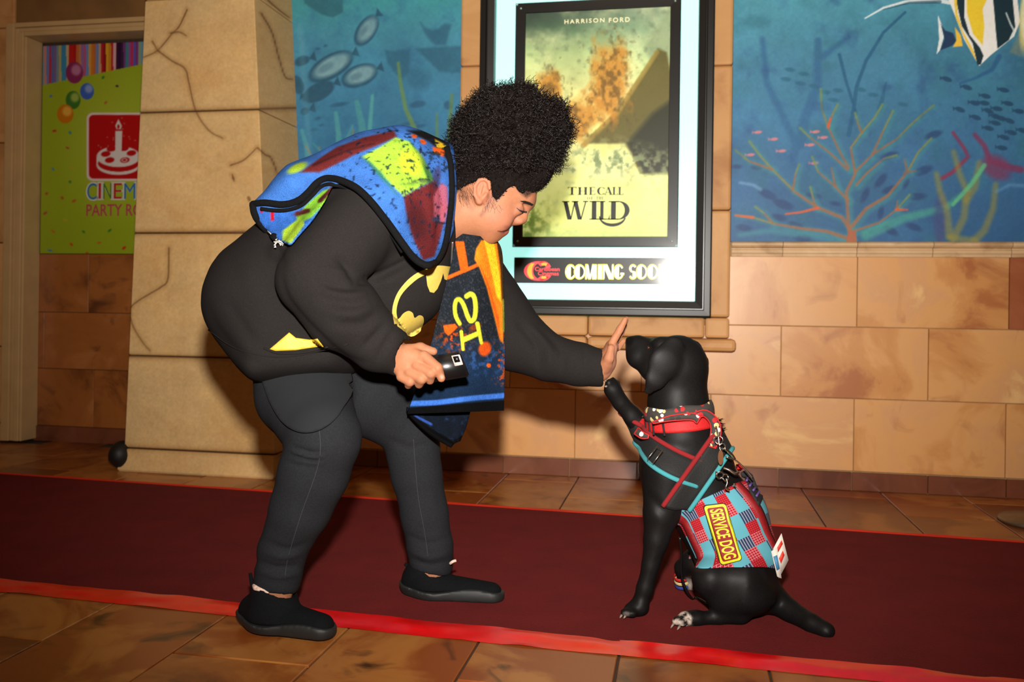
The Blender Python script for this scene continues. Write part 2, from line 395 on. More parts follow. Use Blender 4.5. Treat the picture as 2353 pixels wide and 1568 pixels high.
# ---- murals
def mural_right(px, py):
    P = Paint(px, py)
    P.vgrad([(-200, (78, 150, 165)), (0, (74, 142, 160)), (120, (66, 124, 150)), (260, (58, 112, 146)), (400, (52, 98, 138)), (560, (44, 84, 126))])
    x, y = P.x, P.y
    P.mix(np.clip((x-1750)/700, 0, 1)*.18, (30, 84, 128)); P.mix(np.clip((1850-x)/260, 0, 1)*np.clip((y-330)/260, 0, 1)*.35, (70, 105, 165))
    P.shade(90, 3, .10); P.blotch(70, 11, .56, (48, 110, 125), .35, .12)
    # faint weeds behind
    for pts, w in (([(1752, 90), (1762, 190), (1800, 270), (1830, 330), (1820, 380)], 12), ([(1880, 95), (1878, 200), (1850, 270), (1840, 330)], 16), ([(1950, 85), (1890, 130)], 10)):
        P.stroke(pts, w*.5, w*.8, (44, 92, 134), 9, .7)
    P.blotch(50, 21, .6, (40, 95, 110), .4, .1)
    P.stroke([(2080, 28), (2030, 75), (1990, 140), (1968, 200), (1962, 250), (1950, 310)], 3, 5, (32, 84, 118), 2.5, .8)
    P.stroke([(1929, 126), (1945, 190), (1968, 262)], 4, 3, (32, 84, 118), 2.5, .8)
    P.stroke([(2036, 190), (2022, 250)], 2, 6, (36, 90, 122), 3, .8)
    # shoals of small fish
    R = np.random.default_rng(5)
    for (fx, fy) in [(1815, 160), (1847, 170), (1806, 182), (1840, 192), (1870, 198), (1896, 212), (1926, 208), (1978, 206), (2006, 218), (1915, 230), (2075, 240)]:
        P.ell(fx, fy, 12, 5, 8, (38, 92, 118), 3, .75)
    for (fx, fy) in [(2176, 182), (2222, 201), (2265, 221), (2307, 207), (2262, 237), (2240, 237), (2317, 238), (2342, 256), (2292, 250), (2272, 255), (2287, 267), (2300, 272), (2288, 283), (2320, 278), (2206, 252), (2243, 270), (2272, 295), (2325, 305), (2308, 316), (2303, 340), (2350, 300)]:
        a = R.uniform(8, 22); P.ell(fx, fy, 12, 5.5, a, (28, 66, 96), 2, .9); P.poly([(fx-9, fy-2), (fx-17, fy-8), (fx-16, fy+3)], (28, 66, 96), 2, .8)
    for (fx, fy) in [(1742, 304), (1779, 320), (1875, 303), (1893, 316), (1863, 333), (1797, 347), (1725, 356), (1872, 375)]:
        P.ell(fx, fy, 9, 3.4, -6, (196, 116, 120), 2, .9); P.poly([(fx-8, fy), (fx-14, fy-4), (fx-14, fy+4)], (196, 116, 120), 2, .8)
    for (fx, fy, a, l) in [(2145, 310, -20, 20), (2045, 358, -15, 20), (2122, 392, -20, 22), (2024, 415, -50, 20), (1988, 448, -65, 18), (2044, 436, -20, 18), (2108, 452, -5, 20), (2082, 420, -70, 14), (2024, 488, -80, 16), (2046, 530, 30, 20), (2100, 522, 20, 18), (1764, 447, 25, 22), (1790, 500, 10, 18), (1830, 520, 20, 20), (1740, 384, 0, 14), (1692, 383, 0, 12), (1870, 450, 10, 16), (1846, 548, 0, 20), (1710, 524, 10, 18), (1800, 470, 20, 24), (1920, 468, 10, 12)]:
        P.ell(fx, fy, l, l*.42, a, (34, 62, 104), 5, .8)
    P.stroke([(1700, 420), (1730, 425), (1748, 436)], 3, 4, (120, 160, 190), 5, .5)
    # coral fan: green halo then orange branches
    br = [[(1955, 560), (1950, 520), (1945, 440), (1965, 400), (1955, 340), (1980, 305), (2010, 270), (2028, 240)], [(1950, 385), (1930, 350), (1903, 292), (1888, 250), (1886, 205)],
          [(1903, 292), (1912, 265), (1925, 240)], [(1948, 390), (1905, 350), (1860, 315), (1838, 294)], [(1965, 395), (2005, 355), (2060, 320), (2100, 280), (2145, 242)], [(1980, 305), (1972, 285), (1965, 260)],
          [(2005, 355), (2030, 300), (2052, 255)], [(1968, 425), (1990, 400), (2030, 365), (2060, 357)], [(1958, 520), (1990, 480), (2040, 450), (2085, 395), (2110, 350), (2140, 318)], [(2085, 395), (2078, 365)], [(2078, 398), (2105, 392)],
          [(1955, 530), (1935, 500), (1880, 478), (1825, 440), (1775, 390), (1740, 350), (1722, 325)], [(1875, 478), (1868, 455), (1862, 430)], [(1822, 436), (1828, 400), (1836, 378)], [(1775, 390), (1720, 370), (1690, 345)],
          [(1950, 462), (1920, 430), (1880, 395), (1866, 360)], [(1920, 430), (1910, 385)], [(1948, 548), (1900, 532), (1840, 525), (1780, 515), (1730, 500), (1690, 495)], [(1775, 512), (1755, 490), (1735, 475)], [(1965, 530), (2020, 512), (2060, 482), (2090, 448)], [(2060, 482), (2062, 462)]]
    for b in br: P.stroke([(x+5, y+3) for x, y in b], 9, 4, (58, 128, 134), 9, .5)
    P.stroke([(1955, 556), (1860, 540), (1770, 530), (1700, 540)], 10, 5, (62, 135, 140), 9, .5); P.stroke([(1990, 540), (2080, 500), (2170, 480), (2220, 440), (2262, 380)], 12, 4, (64, 150, 130), 9, .6)
    for i, b in enumerate(br):
        P.stroke(b, 4.6 if i in (0, 8, 11, 17) else 2.8, 1.3, (142, 92, 66), 2.5, .8)
        m = b[len(b)//2:]
        if len(m) > 1: P.stroke(m, 1.5, 3, (96, 140, 84), 3, .55)
    P.poly([(1944, 560), (1950, 530), (1966, 530), (1970, 562)], (150, 88, 60), 3)
    for pts in ([(1880, 478), (1840, 488), (1805, 492)], [(1730, 500), (1690, 495)], [(1903, 292), (1908, 272)], [(2060, 482), (2085, 482)]): P.stroke(pts, 3.4, 2, (190, 84, 50), 2, .9)
    # purple-red and mustard sponges
    P.stroke([(2190, 305), (2215, 340), (2225, 360), (2190, 395), (2165, 410)], 4, 5, (118, 50, 78), 4, .9)
    P.stroke([(2240, 310), (2262, 335), (2275, 370), (2320, 385), (2345, 390)], 5, 8, (110, 48, 82), 6, .85); P.ell(2290, 385, 36, 26, 30, (112, 50, 84), 14, .75)
    P.ell(2160, 510, 14, 60, 0, (66, 62, 108), 10, .55)
    for pts in ([(2152, 400), (2160, 440), (2175, 480), (2182, 540)], [(2192, 350), (2205, 400), (2222, 440), (2215, 500), (2190, 550)], [(2250, 375), (2240, 430), (2220, 460)], [(2288, 425), (2282, 480), (2262, 530), (2240, 552)], [(2180, 545), (2240, 555)]):
        P.stroke(pts, 6, 9, (132, 124, 62), 9, .6)
    P.stroke([(2262, 380), (2235, 420), (2190, 470)], 5, 4, (86, 168, 122), 4, .8)
    P.blotch(40, 31, .62, (38, 70, 120), .4, .1)
    P.stroke([(2290, 440), (2320, 425), (2400, 430)], 3, 5, (90, 140, 180), 6, .5)
    # the big striped fish at the top right
    P.stroke([(1988, 42), (2030, 18), (2080, 4), (2150, 0), (2195, 8)], 1.5, 5, (214, 224, 226), 1.5, .9); P.stroke([(2030, 22), (2090, 6), (2160, 4)], 1, 4, (30, 60, 80), 2, .6)
    P.poly([(2205, -105), (2176, -60), (2180, 0), (2196, 40), (2215, 90), (2250, 152), (2275, 128), (2300, 108), (2330, 84), (2344, 50), (2338, 0), (2330, -60), (2300, -115), (2255, -132)], (226, 228, 222), 1.5)
    P.poly([(2196, -60), (2199, 10), (2210, 60), (2235, 100), (2246, 150), (2254, 148), (2260, 128), (2252, 110), (2228, 80), (2216, 40), (2218, -60)], (22, 46, 56), 1.5)
    P.poly([(2188, -40), (2196, 40), (2218, 92), (2243, 140), (2238, 118), (2212, 70), (2200, 30), (2198, -40)], (226, 190, 62), 1.5)
    P.poly([(2220, -60), (2222, 30), (2236, 78), (2258, 104), (2262, 60), (2258, 20), (2272, -10), (2262, -60)], (232, 196, 50), 2.5)
    P.poly([(2276, -60), (2284, 20), (2288, 70), (2292, 112), (2318, 92), (2333, 62), (2330, 30), (2322, -60)], (20, 46, 56), 1.8)
    P.stroke([(2312, 30), (2322, 55), (2330, 70), (2324, 85)], 1.5, 2, (200, 214, 216), 1.5, .9)
    P.poly([(2155, 34), (2165, 60), (2172, 74), (2160, 115), (2152, 125), (2158, 90)], (214, 222, 222), 1.5)
    P.poly([(2162, 56), (2172, 70), (2190, 76), (2198, 95), (2186, 106), (2160, 116), (2170, 90)], (28, 54, 86), 2)
    P.poly([(2194, 62), (2208, 82), (2212, 106), (2190, 108), (2198, 92)], (228, 184, 60), 2)
    P.poly([(2344, 0), (2353, 40), (2345, 130), (2320, 120), (2340, 80), (2352, 60)], (120, 130, 110), 6, .6); P.ell(2352, 60, 10, 60, 0, (214, 196, 120), 6, .8); P.ell(2385, 40, 40, 90, 0, (214, 214, 170), 6)
    P.stroke([(2296, 130), (2280, 160), (2240, 180), (2205, 192)], 6, 2, (36, 84, 130), 4, .7)
    P.shade(6, 9, .05)
    return P
def mural_left(px, py):
    P = Paint(px, py)
    P.vgrad([(-200, (62, 140, 145)), (0, (58, 134, 142)), (80, (62, 126, 148)), (200, (58, 118, 150)), (320, (48, 104, 138)), (600, (40, 84, 120))])
    P.shade(70, 5, .09); P.blotch(40, 15, .6, (44, 92, 130), .4, .1)
    P.poly([(690, -30), (700, 8), (740, 34), (765, 40), (788, 28), (788, -30)], (42, 92, 106), 5, .8)
    dk = (38, 76, 98)
    def fish(cx, cy, l, h, a, light=True):
        P.ell(cx, cy, l, h, a, dk, 4, .9); r = math.radians(a)
        ex, ey = cx+math.cos(r)*l*.95, cy+math.sin(r)*l*.95
        P.poly([(ex, ey), (ex+14*math.cos(r-.6)+4, ey+14*math.sin(r-.6)-6), (ex+16*math.cos(r+.7)+3, ey+14*math.sin(r+.7)+2)], dk, 3, .9)
        if light: P.ell(cx+2, cy-2, l*.78, h*.7, a, (122, 160, 168), 8, .8); P.ell(cx-l*.2, cy+h*.1, l*.35, h*.3, a, (70, 108, 126), 6, .6)
    fish(842, 70, 40, 22, -57); fish(760, 153, 58, 27, -30); fish(826, 174, 44, 25, -22)
    fish(732, 211, 40, 20, -28, False); fish(694, 140, 18, 11, -20, False); fish(684, 195, 22, 14, 70, False); fish(700, 256, 10, 8, -20, False)
    for (cx, cy, l, h) in ((748, 105, 4, 3), (730, 112, 6, 3), (730, 272, 7, 4), (738, 288, 6, 3), (722, 298, 8, 3), (780, 240, 20, 5), (935, 285, 20, 4), (965, 290, 12, 4), (1030, 242, 10, 10), (960, 240, 18, 8)): P.ell(cx, cy, l, h, -10, (40, 82, 112), 4, .8)
    for pts in ([(965, 50), (975, 75), (990, 95), (1002, 104), (1024, 104), (1030, 80), (1038, 56), (1020, 54), (1008, 66), (992, 70), (975, 62)], [(885, 115), (890, 145), (905, 165), (925, 185), (940, 165), (942, 112), (910, 118)], [(955, 112), (985, 140), (1010, 165), (1060, 168), (1060, 106), (1000, 108)]):
        P.poly(pts, (42, 88, 112), 7, .75)
    P.blotch(26, 25, .58, (54, 118, 146), .35, .1)
    P.ell(960, 180, 30, 24, 20, (44, 92, 118), 16, .6)
    for pts, w, c in (([(915, 145), (920, 190), (932, 250), (950, 290), (965, 330), (985, 400)], 7, (96, 128, 72)), ([(1038, 218), (1034, 280), (1034, 340), (1020, 420)], 8, (84, 118, 76)), ([(1004, 262), (1004, 310), (998, 380)], 5, (84, 118, 80)),
                     ([(772, 260), (778, 310), (782, 400)], 9, (70, 140, 146)), ([(820, 235), (832, 290), (840, 400)], 12, (66, 134, 140)), ([(856, 220), (850, 290), (846, 400)], 7, (76, 150, 148)), ([(694, 300), (705, 340), (712, 400)], 8, (70, 138, 150)), ([(810, 290), (790, 340)], 6, (66, 132, 144)),
                     ([(702, 335), (720, 365), (735, 400)], 2.5, (150, 110, 66)), ([(733, 338), (745, 375)], 2.5, (140, 104, 70)), ([(812, 298), (808, 330), (806, 360)], 2.5, (146, 112, 70)), ([(720, 330), (760, 372), (780, 400)], 4, (60, 130, 140))):
        P.stroke(pts, w*.5, w, c, 4, .75)
    P.stroke([(690, 60), (700, 200), (712, 350)], 6, 6, (110, 160, 175), 8, .18)
    P.shade(6, 19, .05); return P
MUR_K = 1.32
V_mural = mat_vcol('mural_paint', rough=.5, nscale=220, noise=.05, bump=.02)
mr = wall_panel('mural', .2075, 2.75, 1.084, 2.62, WY-.003, .0034, mural_right, V_mural, k=MUR_K, thick=.012)
setp(mr, 'painted coral reef mural with a striped yellow fish, right of the poster case', 'mural', 'underwater murals')
ml = wall_panel('mural', -1.93, -1.036, 1.084, 2.62, WY-.003, .0036, mural_left, V_mural, k=MUR_K, thick=.012)
setp(ml, 'painted underwater mural with grey fish, between the stone pillar and poster case', 'mural', 'underwater murals')

# ---- stone pillar: tapering blocks, plinth
PY0 = 3.69
def pil_x(z): t = z/2.16; return -2.512+t*(.077), -1.764+t*(-.134)
cracks = [[(430, 22), (412, 60), (395, 78), (362, 116), (330, 132)], [(350, 95), (362, 116)], [(392, 76), (412, 74), (428, 82)], [(362, 116), (395, 140), (425, 158), (434, 190), (450, 255), (480, 300), (512, 318)],
          [(530, 380), (560, 368), (590, 340)], [(534, 402), (538, 416)], [(388, 570), (386, 640), (370, 660), (320, 690), (299, 712), (306, 750), (330, 790), (345, 806)], [(600, 30), (625, 75), (640, 130), (655, 176), (670, 182)], [(592, 340), (610, 356), (622, 362), (634, 390), (638, 410)], [(615, 0), (640, 22), (664, 40)]]
def pillar_paint(px, py):
    P = Paint(px, py, (210, 172, 116)); P.shade(60, 41, .06); P.blotch(90, 45, .52, (200, 150, 88), .45, .14); P.blotch(30, 47, .66, (186, 138, 80), .3, .1)
    P.blotch(150, 52, .5, (196, 170, 126), .5, .2)
    for c in cracks: c = spline(c, 30).tolist() if len(c) > 2 else c; P.stroke(c, 6, 4, (160, 114, 62), 9, .4); P.stroke(c, 1.5, 1.0, (96, 66, 40), 2.2, .8)
    for (x, y, r) in ((536, 410, 3), (572, 457, 4)): P.ell(x, y, r, r*1.6, -20, (110, 76, 44), 2, .7)
    # stained block joints
    for yj, sl in ((255, -.03), (534, -.01), (822, .02), (1036, .045)):
        d = np.abs(P.y-(yj+sl*(P.x-450))); P.mix(.45*np.exp(-(d/8)**2), (138, 94, 48)); P.mix(.6*np.exp(-(d/2)**2), (84, 54, 28))
    P.shade(4, 49, .05); return P
V_pil = mat_vcol('painted_stone', rough=.75, nscale=60, noise=.07, bump=.15)
pillar = empty('pillar', (-2.13, 3.69, 0)); setp(pillar, 'tan painted stone block pillar with cracks, standing beside the mural', 'pillar')
def pil_block(z0, z1, xs0, xs1, yf0, yf1, name, nu=150, nv=110, r=.005):
    "front and both sides as one fine grid, top and bottom closed; slightly proud rounded edges"
    yb = WY-.004
    V = []
    ts = np.linspace(0, 1, nv)
    for t in ts:
        z = z0+(z1-z0)*t; x0 = xs0[0]+(xs1[0]-xs0[0])*t; x1 = xs0[1]+(xs1[1]-xs0[1])*t; yf = yf0+(yf1-yf0)*t
        e = min(t, 1-t)*(z1-z0); ins = r*.8*max(0, 1-e/r)**2; x0 += ins; x1 -= ins; yf += ins
        n1 = 24; 
        row = [(x0, y, z) for y in np.linspace(yb, yf+r, n1)]
        row += [(x0+r*(1-math.cos(a)), yf+r*(1-math.sin(a)), z) for a in np.linspace(.4, 1.2, 3)]
        row += [(x, yf, z) for x in np.linspace(x0+r, x1-r, nu)]
        row += [(x1-r*(1-math.cos(a)), yf+r*(1-math.sin(a)), z) for a in np.linspace(1.2, .4, 3)]
        row += [(x1, y, z) for y in np.linspace(yf+r, yb, n1)]
        V += row
    m = len(V)//nv; V = np.array(V); F = [list(map(int, f)) for f in grid_faces(m, nv)]
    F.append(list(range(m))[::-1]); F.append(list(range((nv-1)*m, nv*m)))
    px, py = proj(V); o = mk(name, V, F, V_pil, colors=pillar_paint(px, py).lin(1.0), smooth=False); return adopt(o, pillar)
zj = [.106, .532, 1.093, 1.645, 2.16, 2.75]
for a, b in zip(zj[:-1], zj[1:]): pil_block(a+.002, b-.002, pil_x(a), pil_x(b), PY0+.004, PY0+.004, 'stone_block')
pil_block(0., .104, (-2.536, -1.768), (-2.536, -1.768), PY0-.008, PY0-.008, 'plinth', nv=14, r=.006)

# ---- left side: doorway with a party-room banner
wall_left = box('wall_left', -6.5, -2.2, 4.385, 4.5, 0, 3.0, M_grout); setp(wall_left, kind='structure')
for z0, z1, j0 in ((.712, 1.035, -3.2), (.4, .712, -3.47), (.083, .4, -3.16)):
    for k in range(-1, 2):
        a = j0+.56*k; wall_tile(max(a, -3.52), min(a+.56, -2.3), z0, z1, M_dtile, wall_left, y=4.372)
baseboard_left = box('baseboard_left', -3.52, -2.2, 4.36, 4.384, 0, .083, M_base); setp(baseboard_left, kind='structure')
# wall around the doorway: header and the stone pier at the far left
wall_left_header = box('wall_left_header', -6.5, -2.2, 4.30, 4.39, 2.27, 3.0, M_plaster); setp(wall_left_header, kind='structure')
wl2 = empty('wall_left_pier', (-4.1, 4.3, 0)); setp(wl2, kind='structure')
for a, b in zip([0, .1, .52, 1.09, 1.64, 2.27], [.1, .52, 1.09, 1.64, 2.27, 2.9]):
    o = box('stone_block', -6.5, -3.615, 4.285 if a else 4.27, 4.39, a+.002, b-.002, M_trim, bev=.008, seg=2); adopt(o, wl2)
trim_3 = empty('trim_3', (-3.55, 4.28, 0)); setp(trim_3, kind='structure')
def dbox(nm, *a, bev=.004): return adopt(box(nm, *a, M_dframe, bev=bev, seg=2), trim_3)
dbox('jamb', -3.625, -3.575, 4.235, 4.38, .012, 2.278); dbox('jamb', -3.575, -3.552, 4.246, 4.38, .012, 2.252); dbox('jamb', -3.552, -3.52, 4.24, 4.38, .012, 2.23)
dbox('reveal', -3.52, -3.505, 4.246, 4.372, .012, 2.205)
dbox('lintel', -3.574, -2.3, 4.235, 4.38, 2.253, 2.278); dbox('lintel', -3.551, -2.3, 4.246, 4.38, 2.231, 2.252); dbox('lintel', -3.519, -2.3, 4.24, 4.38, 2.206, 2.23)
M_slot = mat_plain('doorway_shadow_gap', (22, 16, 12), .9)
# banner
def banner_paint(px, py):
    P = Paint(px, py, (158, 176, 30)); x, y = P.x, P.y
    d = np.hypot((x-265)/150, (y-330)/200); P.mix(np.clip(1-d, 0, 1)*.6, (196, 206, 80)); P.mix(np.clip((y-480)/160, 0, 1)*.3, (130, 150, 20))
    cols = [(206, 130, 120), (96, 130, 190), (186, 50, 70), (90, 110, 170), (130, 100, 150), (120, 150, 160), (190, 170, 90), (60, 140, 180), (60, 140, 180), (206, 180, 130), (196, 30, 30), (196, 30, 30), (190, 20, 20), (200, 110, 60), (206, 130, 80), (150, 110, 170), (190, 90, 130), (100, 150, 200), (214, 160, 80), (214, 120, 30), (196, 110, 60), (110, 140, 190), (206, 160, 120), (190, 30, 40), (150, 20, 30), (230, 170, 40), (214, 140, 30), (190, 40, 50), (230, 170, 170), (60, 20, 60), (50, 10, 50), (60, 30, 70), (120, 60, 120), (60, 130, 140), (150, 80, 150), (190, 50, 90), (90, 90, 180), (130, 60, 130), (150, 160, 120), (110, 160, 180)]
    k = np.floor((x-101)/5.7).astype(int) % len(cols); sc = np.array(cols)[k]
    m = np.clip(((195-(x-101)*.21)-y)/1.2+.5, 0, 1)[:, None]; P.c = P.c*(1-m)+sc*m
    R = np.random.default_rng(3)
    conf = [(237, 178, 40, 130, 50), (269, 198, 50, 30, 70), (117, 221, 70, 130, 180), (243, 236, 190, 100, 40), (125, 301, 200, 40, 40), (161, 305, 60, 140, 140), (155, 340, 190, 40, 60), (122, 389, 70, 140, 180), (165, 385, 190, 170, 40), (161, 418, 60, 130, 60), (107, 445, 190, 70, 40), (143, 455, 190, 70, 40), (170, 462, 196, 90, 40), (104, 490, 180, 80, 60), (150, 506, 200, 170, 40), (122, 532, 206, 100, 40), (192, 533, 60, 130, 40), (252, 530, 40, 120, 40), (164, 562, 206, 60, 40), (228, 558, 206, 90, 40), (285, 570, 200, 40, 30), (115, 576, 60, 130, 180), (200, 582, 196, 90, 40)]
    for cx, cy, r, g, b in conf:
        a = R.uniform(-60, 60); P.ell(cx, cy, R.uniform(3.5, 6), R.uniform(2, 3.5), a, (r, g, b), 1.5, .9)
    for cx, cy, rx, ry, c, hl in ((171, 167, 20, 25, (140, 40, 90), (206, 140, 170)), (200, 210, 16, 19, (60, 100, 190), (160, 180, 226)), (168, 230, 17, 21, (60, 120, 40), (190, 200, 90)), (150, 262, 19, 22, (206, 120, 10), (246, 190, 80))):
        P.ell(cx, cy, rx, ry, 0, c, 1.5); P.ell(cx+4, cy-6, rx*.55, ry*.5, 0, hl, 6, .8)
    # red badge with a candle on a film reel
    def rr(x0, y0, x1, y1, r): return [(x0+r*(1-math.cos(a)), y0+r*(1-math.sin(a))) for a in np.linspace(0, 1.57, 5)]+[(x1-r*(1-math.sin(a)), y0+r*(1-math.cos(a))) for a in np.linspace(0, 1.57, 5)]+[(x1-r*(1-math.cos(a)), y1-r*(1-math.sin(a))) for a in np.linspace(0, 1.57, 5)]+[(x0+r*(1-math.sin(a)), y1-r*(1-math.cos(a))) for a in np.linspace(0, 1.57, 5)]
    P.poly(rr(199, 259, 350, 416, 14), (236, 214, 206), 1.5); P.poly(rr(204, 264, 345, 411, 11), (190, 10, 14), 1.5)
    for _ in range(34): P.ell(R.uniform(210, 340), R.uniform(270, 404), 2, 1.2, R.uniform(0, 90), (220, 130, 120), 1, .8)
    w = (232, 218, 210); rd = (190, 10, 14)
    P.ell(272, 380, 50, 22, 0, w, 1.5); P.poly([(222, 362), (322, 362), (322, 380), (222, 380)], w, 1.5); P.ell(272, 376, 47, 19, 0, rd, 1.2); P.ell(272, 360, 50, 24, 0, w, 1.5)
    for hx, hy in ((243, 354), (252, 368), (287, 368), (302, 352), (285, 341), (256, 342)): P.ell(hx, hy, 11, 6.5, -8, rd, 1.5)
    P.ell(286, 368, 7, 4.5, 0, w, 1.2, .8); P.ell(286, 368, 4, 2.6, 0, rd, 1.)
    P.poly([(265, 301), (281, 301), (279, 350), (265, 350)], w, 1.5)
    P.poly([(272, 274), (280, 290), (277, 297), (268, 297), (265, 289)], w, 1.5); P.ell(272, 291, 3, 5, 0, rd, 1.2)
    return P
V_ban = mat_vcol('banner_print', rough=.45, nscale=80, noise=.03)
banner = wall_panel('party_banner', -3.497, -2.35, 1.036, 2.185, 4.362, .0042, banner_paint, V_ban, k=.8, thick=.008)
setp(banner, 'green party room banner with balloons and red cake badge, inside the doorway', 'banner')
def flat_text(s, pxbox, Y, mat, parent, name='lettering', bold=.0, k=.0015, spacing=1., outline=None):
    "text standing on a wall plane, filling the pixel box (x0,y0,x1,y1) of the photograph's wall"
    V, F = text_polys(s, 1., bold, spacing); x0, y0, x1, y1 = pxbox
    a = onY(x0, y1, Y); b = onY(x1, y0, Y); V = fit_box(V, a[0], b[0], a[2], b[2])
    V3 = np.stack([V[:, 0], np.full(len(V), Y), V[:, 1]], -1); V3, F = extrude_flat(V3, F, (0, k, 0)); return mk(name, V3, F, mat, parent)
def onY(px, py, Y):
    d = cF+(px-PCX)/FPX*cR-(py-PCY)/FPX*cU; return cC+d*(Y/d[1])
for ch, bx, c in (('C', (200, 421, 222, 459), (40, 120, 180)), ('I', (226, 421, 232, 457), (190, 20, 30)), ('N', (237, 421, 256, 457), (70, 130, 40)), ('E', (261, 421, 280, 457), (190, 24, 30)), ('M', (285, 421, 311, 457), (40, 120, 180)), ('A', (315, 421, 340, 457), (190, 24, 30))):
    flat_text(ch, (bx[0]-3, bx[1]-3, bx[2]+3, bx[3]+3), 4.3610, mat_plain('banner_letter_edge', (226, 220, 200), .5, k=.8) if 'banner_letter_edge' not in MATS else MATS['banner_letter_edge'], banner, bold=.0)
    flat_text(ch, bx, 4.3595, mat_plain('banner_letter_%s' % ch, c, .5, k=.8), banner, bold=.0)
flat_text('PARTY ROOM', (198, 468, 372, 497), 4.3600, mat_plain('banner_letter_pink', (190, 70, 84), .5, k=.8), banner, bold=.012)

# ---- carpet runner and its red tape
def band(name, x0, x1, ya, yb, z0, z1, mat, n=2, parent=None):
    "strip following y = ya(x)..yb(x)"
    xs = np.linspace(x0, x1, n); A = Acc()
    V = np.concatenate([[(x, ya(x), z0) for x in xs], [(x, yb(x), z0) for x in xs], [(x, ya(x), z1) for x in xs], [(x, yb(x), z1) for x in xs]])
    F = []
    for i in range(n-1):
        F += [[2*n+i, 2*n+i+1, 3*n+i+1, 3*n+i], [i, n+i, n+i+1, i+1], [i, i+1, 2*n+i+1, 2*n+i], [n+i, 3*n+i, 3*n+i+1, n+i+1]]
    F += [[0, 2*n, 3*n, n], [n-1, 2*n-1, 4*n-1, 3*n-1]]
    return mk(name, V, F, mat, parent)
M_carpet, nt, p = newmat('red_carpet_pile'); MATS['red_carpet_pile'] = M_carpet
p.inputs['Roughness'].default_value = .95; p.inputs['Specular IOR Level'].default_value = .1; p.inputs['Sheen Weight'].default_value = .15; p.inputs['Sheen Tint'].default_value = (.7, .1, .1, 1)
g = N(nt, 'ShaderNodeNewGeometry'); n1 = N(nt, 'ShaderNodeTexNoise'); n1.inputs['Scale'].default_value = 420; n1.inputs['Detail'].default_value = 3; n2 = N(nt, 'ShaderNodeTexNoise'); n2.inputs['Scale'].default_value = 7; n2.inputs['Detail'].default_value = 6
nt.links.new(g.outputs['Position'], n1.inputs['Vector']); nt.links.new(g.outputs['Position'], n2.inputs['Vector'])
r = N(nt, 'ShaderNodeValToRGB'); r.color_ramp.elements[0].position = .3; r.color_ramp.elements[1].position = .72; r.color_ramp.elements[0].color = rgba((56, 10, 9)); r.color_ramp.elements[1].color = rgba((92, 19, 16))
m1 = N(nt, 'ShaderNodeMath', operation='MULTIPLY_ADD'); m1.inputs[1].default_value = .5; m2 = N(nt, 'ShaderNodeMath', operation='MULTIPLY'); m2.inputs[1].default_value = .5
nt.links.new(n2.outputs['Fac'], m2.inputs[0]); nt.links.new(n1.outputs['Fac'], m1.inputs[0]); nt.links.new(m2.outputs[0], m1.inputs[2]); nt.links.new(m1.outputs[0], r.inputs[0]); nt.links.new(r.outputs[0], p.inputs['Base Color'])
b = N(nt, 'ShaderNodeBump'); b.inputs['Strength'].default_value = .6; b.inputs['Distance'].default_value = .004; nt.links.new(n1.outputs['Fac'], b.inputs['Height']); nt.links.new(b.outputs[0], p.inputs['Normal'])
cb = lambda x: 3.345-.0406*x; cf = lambda x: 2.088-.039*x
carpet = band('carpet_runner', -4.3, 2.6, cf, cb, 0.0, .006, M_carpet)
setp(carpet, 'long dark red carpet runner lying along the tiled floor', 'carpet')
M_tape = mat_plain('red_gloss_tape', (214, 10, 14), .25, spec=.6, noise=.08, nscale=30)
M_tape2 = mat_plain('red_orange_tape', (196, 40, 18), .5)
def tape(name, x0, x1, ya, w, mat, wob):
    n = 260; xs = np.linspace(x0, x1, n); m = 7; V = []
    for j in range(m):
        t = j/(m-1)
        for i, x in enumerate(xs):
            z = (.0078-.0062*max(0, (t-.45)/.55)**.8)+.0012*math.sin(9*x+7*t)*math.sin(23*x)+wob*(vnoise(x*14, t*3, 5)-.5)*.004
            V.append((x, ya(x)+.012-w*t+.004*math.sin(3.1*x)*t, max(z, .0015)))
    V = np.array(V); return mk(name, V, grid_faces(n, m), mat, smooth=True)
t1 = tape('carpet_tape', -3.6, 2.0, cf, .082, M_tape, 1.); setp(t1, 'shiny bright red tape sealing the near edge of the carpet', 'tape')
t2 = tape('carpet_tape', -4.2, 2.5, lambda x: cb(x)+.012, .016, M_tape2, .2); setp(t2, 'thin red-orange tape along the far edge of the carpet', 'tape')

# ---- poster case
case = empty('poster_case', (-.4, 4.05, .745)); setp(case, 'wall light box with black metal frame and glowing cyan-white panel', 'light box')
M_black = mat_plain('black_anodised_metal', (20, 20, 20), .34, metal=.0, spec=.8, noise=.05, nscale=50)
M_black2 = mat_plain('black_plastic', (14, 14, 14), .4, spec=.4)
def rect_frame(x0, x1, z0, z1, prof, mat, name, parent):
    "prof: (inset, y) rings from the outer back edge to the inner back edge"
    V = []; F = []
    for ins, y in prof: V += [(x0+ins, y, z0+ins), (x1-ins, y, z0+ins), (x1-ins, y, z1-ins), (x0+ins, y, z1-ins)]
    for k in range(len(prof)-1):
        for s in range(4): F.append([k*4+s, k*4+(s+1) % 4, (k+1)*4+(s+1) % 4, (k+1)*4+s])
    o = mk(name, V, F, mat); return adopt(o, parent)
TOP = 2.30
rect_frame(-.929, .124, .745, TOP, [(0, 4.05), (0, 3.992), (.006, 3.986), (.007, 3.978), (.030, 3.976), (.034, 3.984), (.037, 3.984), (.040, 3.976), (.068, 3.985), (.071, 4.0), (.071, 4.045)], M_black, 'outer_frame', case)
M_panel = mat_emit('lit_acrylic', (176, 250, 242), .95, .3)
adopt(box('light_panel', -.86, .055, 4.022, 4.04, .81, TOP-.06, M_panel), case)
